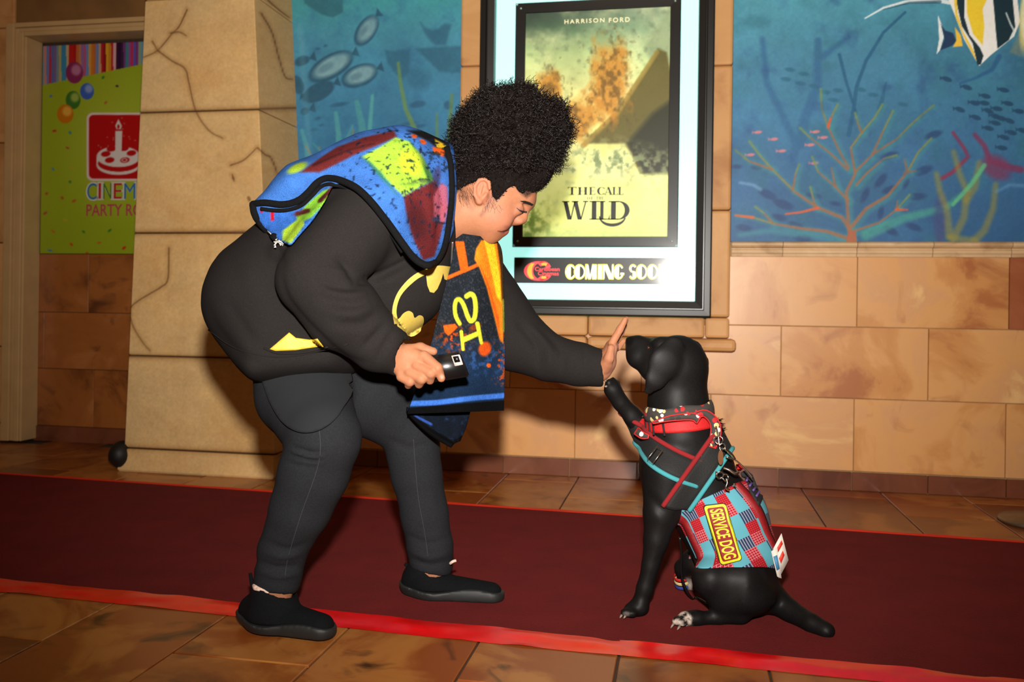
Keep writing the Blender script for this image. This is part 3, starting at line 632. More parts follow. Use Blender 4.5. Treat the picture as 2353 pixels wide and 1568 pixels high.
rect_frame(-.767, -.022, 1.053, 2.168, [(0, 4.022), (0, 4.008), (.004, 4.004), (.046, 4.006), (.049, 4.018)], M_black2, 'poster_frame', case)
bolt = mat_plain('clear_corner_stud', (190, 220, 215), .2, metal=.6)
for bx, bz, sx, sz in ((-.767, 1.053, 1, 1), (-.022, 1.053, -1, 1), (-.767, 2.168, 1, -1), (-.022, 2.168, -1, -1)):
    for q in (.008, .026): 
        bm = bmesh.new(); bmesh.ops.create_uvsphere(bm, u_segments=10, v_segments=6, radius=.0055); me = bm_mesh('corner_stud', bm, bolt, True)
        link_mesh('corner_stud', me, case, Vector((bx+sx*q, 4.003, bz+sz*q))-Vector(case.location))
# generic stand-in artwork of about the same colours
def poster_paint(px, py):
    P = Paint(px, py); P.vgrad([(0, (66, 74, 70)), (60, (92, 116, 92)), (120, (176, 192, 140)), (220, (216, 214, 150)), (320, (208, 206, 136)), (400, (222, 226, 150)), (560, (212, 214, 120))]); x, y = P.x, P.y
    P.mix(np.clip((x-1330)/150, 0, 1)*np.clip((200-y)/200, 0, 1)*.7, (190, 208, 170)); P.mix(np.clip((1290-x)/90, 0, 1)*np.clip((110-y)/120, 0, 1)*.6, (50, 56, 56)); P.shade(60, 61, .16)
    P.blotch(45, 62, .56, (232, 228, 178), .5, .12)
    P.poly([(1480, 110), (1542, 10), (1542, 140), (1500, 150)], (150, 164, 130), 10, .8); P.blotch(14, 64, .6, (90, 100, 84), .3, .1)
    # dark rising diagonal mass on the right, plain amber shapes in the middle
    P.poly([(1345, 330), (1420, 262), (1500, 140), (1512, 112), (1532, 120), (1542, 170), (1542, 390), (1470, 400), (1440, 330)], (104, 96, 54), 6, .9)
    P.poly([(1440, 330), (1500, 260), (1542, 230), (1542, 400), (1480, 400)], (54, 58, 44), 14, .85)
    P.stroke([(1340, 335), (1420, 258), (1510, 120)], 6, 5, (150, 130, 66), 4, .8)
    na = fbm(x/22, y/30, 71); nb = fbm(x/9, y/12, 72)
    for cx, cy, rx, ry in ((1405, 180, 62, 120), (1268, 205, 40, 60), (1325, 275, 60, 60)):
        g_ = 1-np.hypot((x-cx)/rx, (y-cy)/ry); P.mix(np.clip(g_*1.6+(na-.5)*1.8, 0, 1)*.85, (192, 138, 60)); P.mix(np.clip(g_*1.2+(nb-.62)*3, 0, 1)*.6, (96, 78, 44))
    # pale spray
    n = fbm(x/14, y/14, 66); m = np.clip((y-300-.25*np.abs(x-1400))/60, 0, 1)*np.clip((430-y)/60, 0, 1); P.mix(m*np.clip((n-.4)*3, 0, 1)*.9, (226, 230, 186)); P.mix(m*np.clip((n-.56)*6, 0, 1)*.7, (92, 110, 70))
    P.mix(np.clip((y-405)/40, 0, 1)*.55, (224, 230, 150)); P.mix(np.clip((1290-x)/90, 0, 1)*np.clip((y-430)/70, 0, 1)*np.clip((fbm(x/12, y/12, 68)-.42)*4, 0, 1), (96, 120, 50))
    P.mix(np.clip((y-510)/40, 0, 1)*.4, (150, 176, 120)); P.c = np.clip((P.c/255.)**1.25*255, 0, 255); return P
V_post = mat_vcol('backlit_poster_print', rough=.4, nscale=90, noise=.04, emit=.72)
poster = wall_panel('film_poster', -.720, -.068, 1.100, 2.121, 4.012, .0032, poster_paint, V_post, k=1.0, thick=.004)
setp(poster, 'backlit film poster with green and amber picture and black title lettering', 'poster')
# -- serif and art-deco letters built from strokes
def rect(x0, x1, y0, y1): return [[(x0, y0), (x1, y0), (x1, y1), (x0, y1)]]
def ring(cx, cy, rx, ry, ix, iy, a0, a1, dx=0, n=22):
    A = np.radians(np.linspace(a0, a1, n)); out = []
    for p, q in zip(A[:-1], A[1:]): out.append([(cx+rx*math.cos(p), cy+ry*math.sin(p)), (cx+rx*math.cos(q), cy+ry*math.sin(q)), (cx+dx+ix*math.cos(q), cy+iy*math.sin(q)), (cx+dx+ix*math.cos(p), cy+iy*math.sin(p))])
    return out
def diag(x0, y0, x1, y1, w): return [[(x0-w/2, y0), (x0+w/2, y0), (x1+w/2, y1), (x1-w/2, y1)]]
def didone(ch):
    t = .055; T = .2
    S = lambda x0, x1: rect(x0, x1, 0, 1)+rect(x0-.1, x1+.1, 0, t)+rect(x0-.1, x1+.1, 1-t, 1)
    return {'I': S(.12, .32), 'T': rect(.34, .54, 0, 1)+rect(.2, .68, 0, t)+rect(0, .88, 1-t, 1)+[[(0, 1), (.05, .74), (.1, .95)], [(.88, 1), (.83, .74), (.78, .95)]],
            'H': S(.1, .3)+S(.62, .82)+rect(.3, .62, .47, .52), 'E': S(.1, .3)+rect(.3, .68, 0, t)+rect(.3, .66, 1-t, 1)+rect(.3, .54, .48, .53)+[[(.68, 0), (.7, .28), (.6, .05)], [(.66, 1), (.66, .74), (.58, .95)], [(.54, .35), (.56, .66), (.5, .5)]],
            'F': S(.1, .3)+rect(.3, .66, 1-t, 1)+rect(.3, .54, .48, .53)+[[(.66, 1), (.66, .74), (.58, .95)]], 'L': S(.1, .3)+rect(.3, .66, 0, t)+[[(.66, 0), (.68, .3), (.58, .05)]],
            'C': ring(.46, .5, .44, .5, .24, .455, 42, 318, .03)+[[(.8, .98), (.84, .62), (.74, .85)], [(.8, .05), (.84, .3), (.74, .15)]], 'O': ring(.46, .5, .44, .5, .24, .455, 0, 360, 0),
            'A': diag(.12, 0, .46, 1, .06)+diag(.78, 0, .46, 1, .21)+rect(.22, .66, .28, .33)+rect(0, .26, 0, t)+rect(.6, .96, 0, t),
            'W': diag(.36, 0, .14, 1, .2)+diag(.42, 0, .62, 1, .06)+diag(.86, 0, .64, 1, .2)+diag(.92, 0, 1.16, 1, .06)+rect(-.02, .34, 1-t, 1)+rect(1.02, 1.28, 1-t, 1)+rect(.46, .8, 1-t, 1),
            'D': S(.1, .3)+ring(.4, .5, .46, .5, .26, .45, -90, 90)+rect(.3, .42, 0, t)+rect(.3, .42, 1-t, 1)}[ch]
def deco(ch):
    H = ring(.34, .5, .34, .5, .0, .46, 90, 270, .02)
    return {'O': H+ring(.36, .5, .40, .5, .34, .44, -90, 90), 'C': H+ring(.36, .5, .36, .5, .29, .43, 35, 90)+ring(.36, .5, .36, .5, .29, .43, -90, -35), 'G': H+ring(.36, .5, .36, .5, .29, .43, 35, 90)+ring(.36, .5, .36, .5, .29, .43, -90, -25)+rect(.5, .74, .3, .42),
            'M': rect(0, .1, 0, 1)+diag(.32, 0, .12, 1, .18)+diag(.40, 0, .62, 1, .09)+rect(.58, .92, 0, 1), 'I': rect(0, .34, 0, 1), 'N': rect(0, .09, 0, 1)+[[(.0, 1), (.3, 1), (.74, 0), (.44, 0)]]+rect(.66, .75, 0, 1),
            'S': ring(.33, .73, .33, .27, .18, .2, 30, 270, .0)+ring(.33, .27, .34, .27, .0, .2, -90, 90, .0)+ring(.33, .27, .33, .27, .22, .2, 200, 270, .0)}[ch]
def letter_mesh(items, Y, mat, parent, name, k=.002, grow=0.):
    "items: (polygons, pixel box) placed on the plane y=Y"
    A = Acc()
    for polys, (x0, y0, x1, y1) in items:
        al = np.concatenate([np.array(q) for q in polys]); mn, mx = al.min(0), al.max(0); a = onY(x0, y1, Y); b2 = onY(x1, y0, Y)
        for q in polys:
            q = (np.array(q)-mn)/(mx-mn)*np.array([b2[0]-a[0], b2[2]-a[2]])+np.array([a[0], a[2]])
            if grow: c = q.mean(0); d = q-c; q = c+d*(1+grow/np.maximum(np.abs(d).max(0), .0015))
            n = len(q); ar = np.sum(q[:, 0]*np.roll(q[:, 1], -1)-np.roll(q[:, 0], -1)*q[:, 1])
            if ar < 0: q = q[::-1]
            V = np.stack([q[:, 0], np.full(n, Y), q[:, 1]], -1); V, F = extrude_flat(V, [list(range(n))], (0, k, 0)); A.add(V, F)
    return A.build(name, mat, parent, False)
M_ink = mat_plain('black_ink', (10, 10, 8), .5); M_cream = mat_emit('cream_backlit_ink', (226, 214, 170), .7)
it = []
for ch, x0, x1 in (('T', 1304, 1325), ('H', 1327, 1351), ('E', 1353, 1368), ('C', 1372, 1390), ('A', 1388, 1408), ('L', 1407, 1420), ('L', 1420, 1433)): it.append((didone(ch), (x0, 430, x1, 448)))
for ch, x0, x1 in (('O', 1349, 1356), ('F', 1358, 1363), ('T', 1370, 1375), ('H', 1376, 1382), ('E', 1383, 1387)): it.append((didone(ch), (x0, 452, x1, 459)))
for ch, x0, x1 in (('W', 1291, 1352), ('I', 1354, 1376), ('L', 1375, 1402), ('D', 1398, 1447)): it.append((didone(ch), (x0, 462, x1, 505)))
it.append((ring(.55, 1.0, .55, 1., .5, .7, 180, 350), (1376, 497, 1438, 521)))
letter_mesh(it, 4.0105, M_ink, poster, 'title_lettering')
flat_text('HARRISON', (1297, 41, 1389, 55), 4.0105, M_cream, poster, 'name_lettering', bold=.01, spacing=1.35); flat_text('FORD', (1399, 39, 1447, 52), 4.0105, M_cream, poster, 'name_lettering', bold=.01, spacing=1.35)
# -- lower sign panel
sign = adopt(box('sign_panel', -.758, -.024, 4.010, 4.024, .889, 1.006, M_black2, bev=.002), case)
M_yel = mat_emit('yellow_lit_letter', (240, 232, 40), 1.0); M_wh = mat_emit('white_lit_letter', (255, 255, 225), 1.5)
bx = [('C', 1299, 1321), ('O', 1319, 1345), ('M', 1345, 1371), ('I', 1374, 1384), ('N', 1385, 1410), ('G', 1410, 1434), ('S', 1446, 1463), ('O', 1462, 1487), ('O', 1487, 1512), ('N', 1514, 1536)]
def sub(o): adopt(o, sign) if False else None; return o
for c, a, b in bx:
    o = letter_mesh([(deco(c), (a, 608, b, 642))], 4.0085, M_yel, None, 'letter', .0018, grow=.0010); o.parent = sign
    o = letter_mesh([(deco(c), (a+1, 610, b-1, 640))], 4.0072, M_wh, None, 'letter', .0014); o.parent = sign
M_rl = mat_emit('red_lit_logo', (250, 60, 66), .9); M_or = mat_emit('orange_lit_logo', (250, 160, 40), .95)
lg = [(ring(0, 0, 1, 1, .5, .86, 20, 340), (1204, 601, 1265, 644)), (ring(0, 0, 1, .95, .52, .8, 40, 140), (1232, 602, 1266, 644)), (ring(0, 0, 1, .95, .52, .8, 220, 320), (1232, 602, 1266, 644))]
rg = []
for s in ((0, 0, 1, 1, .52, .84, 40, 320, .16),): rg.append((ring(*s[:8], dx=s[8]), (1204, 601, 1262, 645)))
rg.append((ring(0, 0, 1, 1, .45, .6, 25, 130), (1236, 601, 1266, 617))); rg.append((ring(0, 0, 1, 1, .45, .6, 230, 335), (1236, 630, 1266, 645)))
o = letter_mesh(rg, 4.0085, M_rl, None, 'logo'); o.parent = sign
for it_ in [(ring(0, 0, 1, 1, .62, .95, 125, 235, .1), (1211, 605, 1228, 641)), (ring(0, 0, 1, .9, .6, .5, 60, 120), (1243, 604, 1258, 611)), (ring(0, 0, 1, .9, .6, .5, 240, 300), (1243, 634, 1256, 641))]:
    o = letter_mesh([it_], 4.0075, M_or, None, 'logo'); o.parent = sign
for s, bxx in (('Caribbean', (1229, 614, 1286, 623)), ('Cinemas', (1236, 624, 1284, 633))):
    o = flat_text(s, bxx, 4.0065, M_rl, None, 'logo_lettering', bold=.012, k=.001); o.parent = sign
# -- clear front sheet
M_gl = bpy.data.materials.new('clear_acrylic_front'); M_gl.use_nodes = True; nt = M_gl.node_tree; nt.nodes.remove(nt.nodes['Principled BSDF'])
gl = N(nt, 'ShaderNodeBsdfGlossy'); gl.inputs['Roughness'].default_value = .085; tr = N(nt, 'ShaderNodeBsdfTransparent'); mx = N(nt, 'ShaderNodeMixShader'); mx.inputs[0].default_value = .016
nt.links.new(tr.outputs[0], mx.inputs[1]); nt.links.new(gl.outputs[0], mx.inputs[2]); nt.links.new(mx.outputs[0], nt.nodes['Material Output'].inputs[0])
adopt(box('front_sheet', -.858, .053, 3.994, 3.996, .816, TOP-.07, M_gl), case)

# ---- small things at the edges
st = empty('stanchion_base', W(2388, 1203, floor_d(2388, 1203))*np.array([1, 1, 0])); setp(st, 'round grey stanchion base standing on the floor tiles at the right edge', 'stanchion')
M_disc = mat_plain('brushed_grey_metal', (120, 104, 84), .4, metal=.7, noise=.1)
def lathe(prof, n=40):
    V = []; F = []
    for r_, z in prof: V += [(r_*math.cos(2*math.pi*i/n), r_*math.sin(2*math.pi*i/n), z) for i in range(n)]
    for k in range(len(prof)-1):
        for i in range(n): F.append([k*n+i, k*n+(i+1) % n, (k+1)*n+(i+1) % n, (k+1)*n+i])
    F.append(list(range(n))[::-1]); F.append([(len(prof)-1)*n+i for i in range(n)]); return V, F
V, F = lathe([(.135, 0), (.14, .004), (.14, .012), (.132, .018), (.06, .026), (.03, .032)]); mk('base_disc', V, F, M_disc, st, True)
V, F = lathe([(.025, .03), (.025, .9), (.028, .905), (.03, .93), (.02, .95)], 20); mk('post', V, F, M_disc, st, True)
# ================================================================== SOFT SHAPES: distance fields meshed by surface nets (camera-aligned axes, metres)
class Field:
    def __init__(s, lo, hi, res, fine=None):
        "fine: list per axis of (lo, hi, step) intervals with their own step"
        s.ax = []
        for k in range(3):
            x = lo[k]; pts = [x]
            while x < hi[k]:
                st = res
                for (a, b, f_) in (fine[k] if fine else []):
                    if a <= x < b: st = f_
                x += st; pts.append(x)
            s.ax.append(np.array(pts, dtype=np.float32))
        s.D = np.full([len(a) for a in s.ax], .12, dtype=np.float32)
    def sl(s, lo, hi):
        out = []
        for k in range(3):
            a = max(0, np.searchsorted(s.ax[k], lo[k])-1); b = min(len(s.ax[k]), np.searchsorted(s.ax[k], hi[k])+1)
            out.append(slice(a, max(b, a+1)))
        return tuple(out)
    def g(s, sl): return s.ax[0][sl[0]][:, None, None], s.ax[1][sl[1]][None, :, None], s.ax[2][sl[2]][None, None, :]
    def put(s, sl, d, k, op='u'):
        a = s.D[sl]
        if op == 'u':
            h = np.maximum(k-np.abs(a-d), 0)/max(k, 1e-6); s.D[sl] = np.minimum(a, d)-h*h*k*.25
        else:
            d = -d; h = np.maximum(k-np.abs(a-d), 0)/max(k, 1e-6); s.D[sl] = np.maximum(a, d)+h*h*k*.25
    def cap(s, A, B, ra, rb, k=.02, sw=1., op='u', m=.06):
        A = np.asarray(A, np.float32).copy(); B = np.asarray(B, np.float32).copy(); R = max(ra, rb)+m
        lo = np.minimum(A, B)-np.array([R, R, R*sw]); hi = np.maximum(A, B)+np.array([R, R, R*sw]); sl = s.sl(lo, hi); U, V, Q = s.g(sl)
        A[2] /= sw; B[2] /= sw; Q = Q/np.float32(sw); b = B-A; l2 = float(b@b)+1e-12
        h = np.clip(((U-A[0])*b[0]+(V-A[1])*b[1]+(Q-A[2])*b[2])/l2, 0, 1)
        d = np.sqrt((U-A[0]-h*b[0])**2+(V-A[1]-h*b[1])**2+(Q-A[2]-h*b[2])**2)-(ra+(rb-ra)*h)
        s.put(sl, d.astype(np.float32), k, op); return s
    def ell(s, C, r, k=.02, ang=0., op='u', m=.06):
        C = np.asarray(C, np.float32); r = np.asarray(r, np.float32); R = float(max(r[0], r[1]))+m
        sl = s.sl(C-np.array([R, R, r[2]+m]), C+np.array([R, R, r[2]+m])); U, V, Q = s.g(sl); U = U-C[0]; V = V-C[1]; Q = Q-C[2]
        c, n = math.cos(math.radians(ang)), math.sin(math.radians(ang)); U, V = U*c+V*n, -U*n+V*c
        k0 = np.sqrt((U/r[0])**2+(V/r[1])**2+(Q/r[2])**2); k1 = np.sqrt((U/r[0]**2)**2+(V/r[1]**2)**2+(Q/r[2]**2)**2)
        s.put(sl, (k0*(k0-1)/np.maximum(k1, 1e-6)).astype(np.float32), k, op); return s
    def full(s): return s.g((slice(None),)*3)
    def zworld(s): U, V, Q = s.full(); return CAMH+U*np.float32(cR[2])+V*np.float32(cU[2])+Q*np.float32(cF[2])
    def mesh(s, D=None): return surfnets(s.D if D is None else D, s.ax)
def surfnets(D, ax):
    S = D < 0; c = np.zeros(tuple(n-1 for n in D.shape), np.int8)
    for a in (0, 1):
        for b in (0, 1):
            for e in (0, 1): c += S[a:D.shape[0]-1+a, b:D.shape[1]-1+b, e:D.shape[2]-1+e]
    act = (c > 0) & (c < 8); idx = np.full(act.shape, -1, np.int32); I, J, K = np.nonzero(act); n = len(I); idx[I, J, K] = np.arange(n)
    acc = np.zeros((n, 3), np.float32); cnt = np.zeros(n, np.float32)
    for axis in range(3):
        for a in (0, 1):
            for b in (0, 1):
                o1 = [0, 0, 0]; ot = [k for k in range(3) if k != axis]; o1[ot[0]] = a; o1[ot[1]] = b; o2 = list(o1); o2[axis] = 1
                v1 = D[I+o1[0], J+o1[1], K+o1[2]]; v2 = D[I+o2[0], J+o2[1], K+o2[2]]; m = (v1 < 0) != (v2 < 0)
                t = np.where(m, v1/np.where(m, v1-v2, 1), 0); ii = (I, J, K); p = np.zeros((n, 3), np.float32)
                for q in range(3):
                    x1 = ax[q][ii[q]+o1[q]]; p[:, q] = x1+(ax[q][ii[q]+o2[q]]-x1)*(t if q == axis else 0)
                acc[m] += p[m]; cnt[m] += 1
    V = acc/np.maximum(cnt, 1)[:, None]; Fs = []
    for axis in range(3):
        o = [(axis+1) % 3, (axis+2) % 3]
        sA = [slice(1, -1)]*3; sB = [slice(1, -1)]*3; sA[axis] = slice(0, -1); sB[axis] = slice(1, None)
        s1 = S[tuple(sA)]; s2 = S[tuple(sB)]; e = np.array(np.nonzero(s1 != s2)); base = e.copy()
        for q in o: base[q] += 1
        def cell(d1, d2):
            z = base.copy(); z[o[0]] += d1; z[o[1]] += d2; return idx[z[0], z[1], z[2]]
        q = np.stack([cell(-1, -1), cell(0, -1), cell(0, 0), cell(-1, 0)], -1); fl = s1[tuple(e)]
        q[fl] = q[fl][:, ::-1]; Fs.append(q)                       # camera axes are left-handed
    F = np.concatenate(Fs); F = F[(F >= 0).all(1)]
    return V, F
def smooth_verts(V, F, it=2, lam=.5):
    n = len(V); E = np.concatenate([F[:, [0, 1]], F[:, [1, 2]], F[:, [2, 3]], F[:, [3, 0]]]); 
    for _ in range(it):
        a = np.zeros_like(V); c = np.zeros(n, np.float32)
        for x in range(3): a[:, x] = np.bincount(E[:, 0], V[E[:, 1], x], n)+np.bincount(E[:, 1], V[E[:, 0], x], n)
        c = np.bincount(E[:, 0], minlength=n)+np.bincount(E[:, 1], minlength=n); V = V*(1-lam)+lam*a/np.maximum(c, 1)[:, None]
    return V.astype(np.float32)
def vnormals(V, F):
    a = V[F[:, 2]]-V[F[:, 0]]; b = V[F[:, 3]]-V[F[:, 1]]; fn = np.cross(a, b); N_ = np.zeros_like(V)
    for k in range(4):
        for x in range(3): N_[:, x] += np.bincount(F[:, k], fn[:, x], len(V))
    return -N_/(np.linalg.norm(N_, axis=1)[:, None]+1e-9)          # outward in camera axes
def lpx(V): return PCX+FPX*V[:, 0]/V[:, 2], PCY-FPX*V[:, 1]/V[:, 2]
def crease(V, Nn, pts, w, amp, side=-1):
    "press (amp<0) or raise a fold along a pixel path on the camera-facing (-1) side"
    x, y = lpx(V); P = Paint(x, y); d, t = P.segd(spline(pts, 24).tolist() if len(pts) > 2 else pts)
    f = np.exp(-(d/w)**2)*np.clip(-side*0+1, 0, 1)*(np.clip(-Nn[:, 2]*2+.4, 0, 1) if side < 0 else 1)*np.sin(np.pi*np.clip(t, .02, .98))**.5
    return V+Nn*(amp*f)[:, None].astype(np.float32)
def cloth(V, F, creases=(), noise=.0015, nsc=9., seed=0):
    Nn = vnormals(V, F)
    for pts, w, amp in creases: V = crease(V, Nn, pts, w, amp)
    if noise:
        q = fbm(V[:, 0]*nsc+V[:, 2]*nsc*.7, V[:, 1]*nsc+V[:, 2]*nsc*.5, seed, 3)-.5; V = V+Nn*(q*2*noise)[:, None]
    return V.astype(np.float32)
def obj_from(name, V, F, mat, parent=None, colors=None): return mk(name, L2W(V), F, mat, parent, True, colors=colors)
def bvh_of(V, F): return BVHTree.FromPolygons([Vector(v) for v in L2W(V).tolist()], F.tolist())
def shoot(bvh, px, py, near=.5):
    "first surface point seen at a pixel; returns point, normal or None"
    d = Vector(cF+(px-PCX)/FPX*cR-(py-PCY)/FPX*cU); r = bvh.ray_cast(Vector(cC), d.normalized()); return (r[0], r[1]) if r[0] is not None else None
def decal(bvh, pts, off, mat, name, parent, step=4., thick=.0, holes=()):
    "a sheet of cloth or print lying on the surface inside a pixel outline"
    from mathutils.geometry import delaunay_2d_cdt
    def dens(P):
        out = []
        for a, b in zip(P, P[1:]+P[:1]):
            m = max(1, int(math.hypot(b[0]-a[0], b[1]-a[1])/step)); out += [(a[0]+(b[0]-a[0])*i/m, a[1]+(b[1]-a[1])*i/m) for i in range(m)]
        return out
    B = dens(list(pts)); x = np.array(B); E = [(i, (i+1) % len(B)) for i in range(len(B))]
    gx, gy = np.meshgrid(np.arange(x[:, 0].min(), x[:, 0].max(), step), np.arange(x[:, 1].min(), x[:, 1].max(), step)); gp = np.stack([gx.ravel(), gy.ravel()], -1)
    sd = Paint(gp[:, 0], gp[:, 1]).sd(B); gp = gp[sd < -step*.6]
    vv = [Vector(p) for p in B]+[Vector(p) for p in gp.tolist()]
    res = delaunay_2d_cdt(vv, E, [], 1, 1e-4); V2 = np.array([tuple(v) for v in res[0]]); Fc = res[2]; V3 = []; last = None
    for p in V2:
        h = shoot(bvh, p[0], p[1])
        if h is None: V3.append(None); continue
        V3.append(np.array(h[0])+np.array(h[1])*off*(1 if Vector(h[1]).dot(Vector(cF)) < 0 else -1))
    ok = [v is not None for v in V3]
    if not any(ok): return None
    good = np.array([i for i in range(len(V3)) if ok[i]])
    for i in range(len(V3)):
        if not ok[i]: j = good[np.argmin(((V2[good]-V2[i])**2).sum(1))]; dd = np.dot(V3[j]-cC, cF); V3[i] = W(V2[i][0], V2[i][1], dd)
    V3 = np.array(V3); Fc = [list(f) for f in Fc]
    if thick: V3, Fc = extrude_flat(V3, Fc, cF*thick)
    return mk(name, V3, Fc, mat, parent, True)
def surf_path(bvh, pts, off, n):
    out = []; d0 = None
    for p in spline(pts, n):
        h = shoot(bvh, p[0], p[1])
        if h is not None: q = np.array(h[0])+np.array(h[1])*off; d0 = np.dot(np.array(h[0])-cC, cF)
        else: q = W(p[0], p[1], d0 if d0 else 2.2)
        out.append(q)
    out = np.array(out)
    for _ in range(2): out[1:-1] = out[1:-1]*.5+(out[:-2]+out[2:])*.25
    return out
def m_(r, d): return r*d/FPX
def capP(Fd, a, b, k=.02, sw=1., op='u'):
    "capsule from pixel points a=(px,py,depth,radius px)"
    Fd.cap(Lp(*a[:3]), Lp(*b[:3]), m_(a[3], a[2]), m_(b[3], b[2]), k, sw, op)
def chain(Fd, pts, k=.02, sw=1., s=1.):
    for i, (a, b) in enumerate(zip(pts[:-1], pts[1:])): capP(Fd, (*a[:3], a[3]*s), (*b[:3], b[3]*s), k if i == 0 else min(k, max(.008, k*.3)), sw)
def ellP(Fd, px, py, d, rx, ry, rd, k=.02, ang=0., op='u'): Fd.ell(Lp(px, py, d), (m_(rx, d), m_(ry, d), rd), k, ang, op)
def bounds(x0, x1, y0, y1, d0, d1): 
    return (min((x0-PCX)/FPX*d0, (x0-PCX)/FPX*d1), -(y1-PCY)/FPX*d1 if y1 > PCY else -(y1-PCY)/FPX*d0, d0), (max((x1-PCX)/FPX*d0, (x1-PCX)/FPX*d1), -(y0-PCY)/FPX*(d1 if y0 < PCY else d0), d1)

# ================================================================== PERSON
M_skin = mat_vcol('skin', rough=.6, nscale=160, noise=.06, bump=.06, spec=.22)
sk = MATS['skin'].node_tree.nodes['Principled BSDF']; sk.inputs['Subsurface Weight'].default_value = .12; sk.inputs['Subsurface Radius'].default_value = (.012, .005, .003)
M_hood = mat_plain('charcoal_fleece', (29, 26, 25), .9, noise=.12, nscale=260, bump=.12, spec=.12)
M_jean = mat_plain('black_denim', (31, 32, 35), .85, noise=.16, nscale=240, bump=.12, spec=.12)
M_hair = mat_plain('black_curly_hair', (17, 12, 10), .9, noise=.4, nscale=150, bump=.8, spec=.08)
M_hairc = mat_plain('black_curl_strands', (19, 13, 11), .4, spec=.3)
M_shoe = mat_plain('black_knit_shoe', (14, 15, 17), .9, noise=.2, nscale=300, bump=.25, spec=.1)
M_sole = mat_plain('black_rubber_sole', (26, 27, 27), .6, noise=.1, nscale=80)
M_yelp = mat_plain('yellow_satin_print', (196, 160, 44), .5, noise=.06, nscale=60)
M_yele = mat_plain('yellow_emblem_print', (184, 160, 70), .7, noise=.05, nscale=120)
M_navy = mat_plain('navy_jersey', (13, 16, 21), .9, noise=.1, nscale=200)
ARM_N = [(865, 478, 2.14, 92), (724, 642, 2.06, 90), (790, 722, 2.05, 88), (868, 790, 2.07, 66), (916, 816, 2.085, 47)]
ARM_F = [(1075, 640, 2.42, 88), (1180, 778, 2.43, 76), (1262, 822, 2.40, 54), (1330, 838, 2.38, 49), (1378, 846, 2.365, 43)]
LEG_N = [(668, 815, 2.26, 92), (696, 905, 2.225, 106), (744, 1005, 2.10, 86), (722, 1085, 2.115, 80), (690, 1170, 2.13, 70), (650, 1265, 2.15, 55), (637, 1335, 2.155, 53)]
LEG_F = [(760, 810, 2.34, 104), (850, 900, 2.38, 104), (940, 985, 2.40, 66), (958, 1090, 2.40, 58), (975, 1180, 2.40, 54), (988, 1255, 2.40, 52), (990, 1300, 2.40, 50)]
person = empty('person', W(800, 1420, 2.25)*np.array([1, 1, 0])); setp(person, 'person in black sweatshirt and jeans bending forward, hand raised to the dog', 'person')

# ---- body: one continuous surface, fine at face and hands
B = Field(*bounds(455, 1455, 190, 1480, 1.98, 2.52), .011, fine=[[(-.32, .36, .0030)], [(.08, .34, .0030), (-.21, -.08, .0030)], [(2.0, 2.45, .0034)]])
capP(B, (630, 700, 2.28, 125), (890, 490, 2.28, 135), .05, 1.1); capP(B, (760, 730, 2.28, 80), (905, 640, 2.28, 85), .05, 1.1)
capP(B, (890, 490, 2.28, 100), (985, 490, 2.28, 80), .05, 1.1)
chain(B, ARM_N, .03, 1., .62); chain(B, ARM_F, .03, 1., .66); chain(B, LEG_N, .04, .88, .8); chain(B, LEG_F, .04, .9, .8)
capP(B, (637, 1335, 2.155, 38), (625, 1405, 2.15, 32), .02); capP(B, (625, 1410, 2.145, 30), (735, 1440, 2.085, 24), .02)
capP(B, (990, 1300, 2.40, 34), (975, 1345, 2.40, 30), .02); capP(B, (975, 1345, 2.40, 28), (1110, 1365, 2.37, 22), .02)
# neck and head (profile to the right, bowed)
HD = 2.28
capP(B, (1110, 478, HD, 62), (985, 505, HD, 72), .03)
ellP(B, 1148, 392, HD, 104, 96, .080, .02, 35)
capP(B, (1150, 436, HD, 72), (1132, 492, HD, 47), .02, .95)
capP(B, (1090, 492, HD, 46), (1120, 516, HD, 38), .02, 1.1)
ellP(B, 1132, 490, HD-.034, 50, 46, .036, .022); ellP(B, 1132, 490, HD+.034, 50, 46, .036, .022)
ellP(B, 1124, 530, HD, 30, 29, .034, .02); ellP(B, 1200, 455, HD, 34, 26, .056, .02, -40)
capP(B, (1210, 470, HD, 8), (1200, 503, HD, 11.5), .012); ellP(B, 1193, 508, HD-.013, 10, 7.5, .010, .008); ellP(B, 1193, 508, HD+.013, 10, 7.5, .010, .008)
ellP(B, 1190, 505, HD, 18, 11, .016, .012, 30)
ellP(B, 1160, 521, HD, 14, 8, .022, .008, 15); ellP(B, 1157, 535, HD, 13, 7.5, .020, .007, 20)
capP(B, (1178, 524, HD, 2.2), (1158, 528, HD-.022, 1.8), .005, 1., 's'); capP(B, (1158, 529, HD-.022, 1.8), (1147, 528, HD-.034, 1.4), .004, 1., 's')
ellP(B, 1207, 478, HD-.034, 9, 12, .014, .012, 30, 's'); ellP(B, 1207, 478, HD+.034, 9, 12, .014, .012, 30, 's'); ellP(B, 1192, 484, HD-.034, 13, 9, .013, .014, 25); ellP(B, 1192, 484, HD+.034, 13, 9, .013, .014, 25)
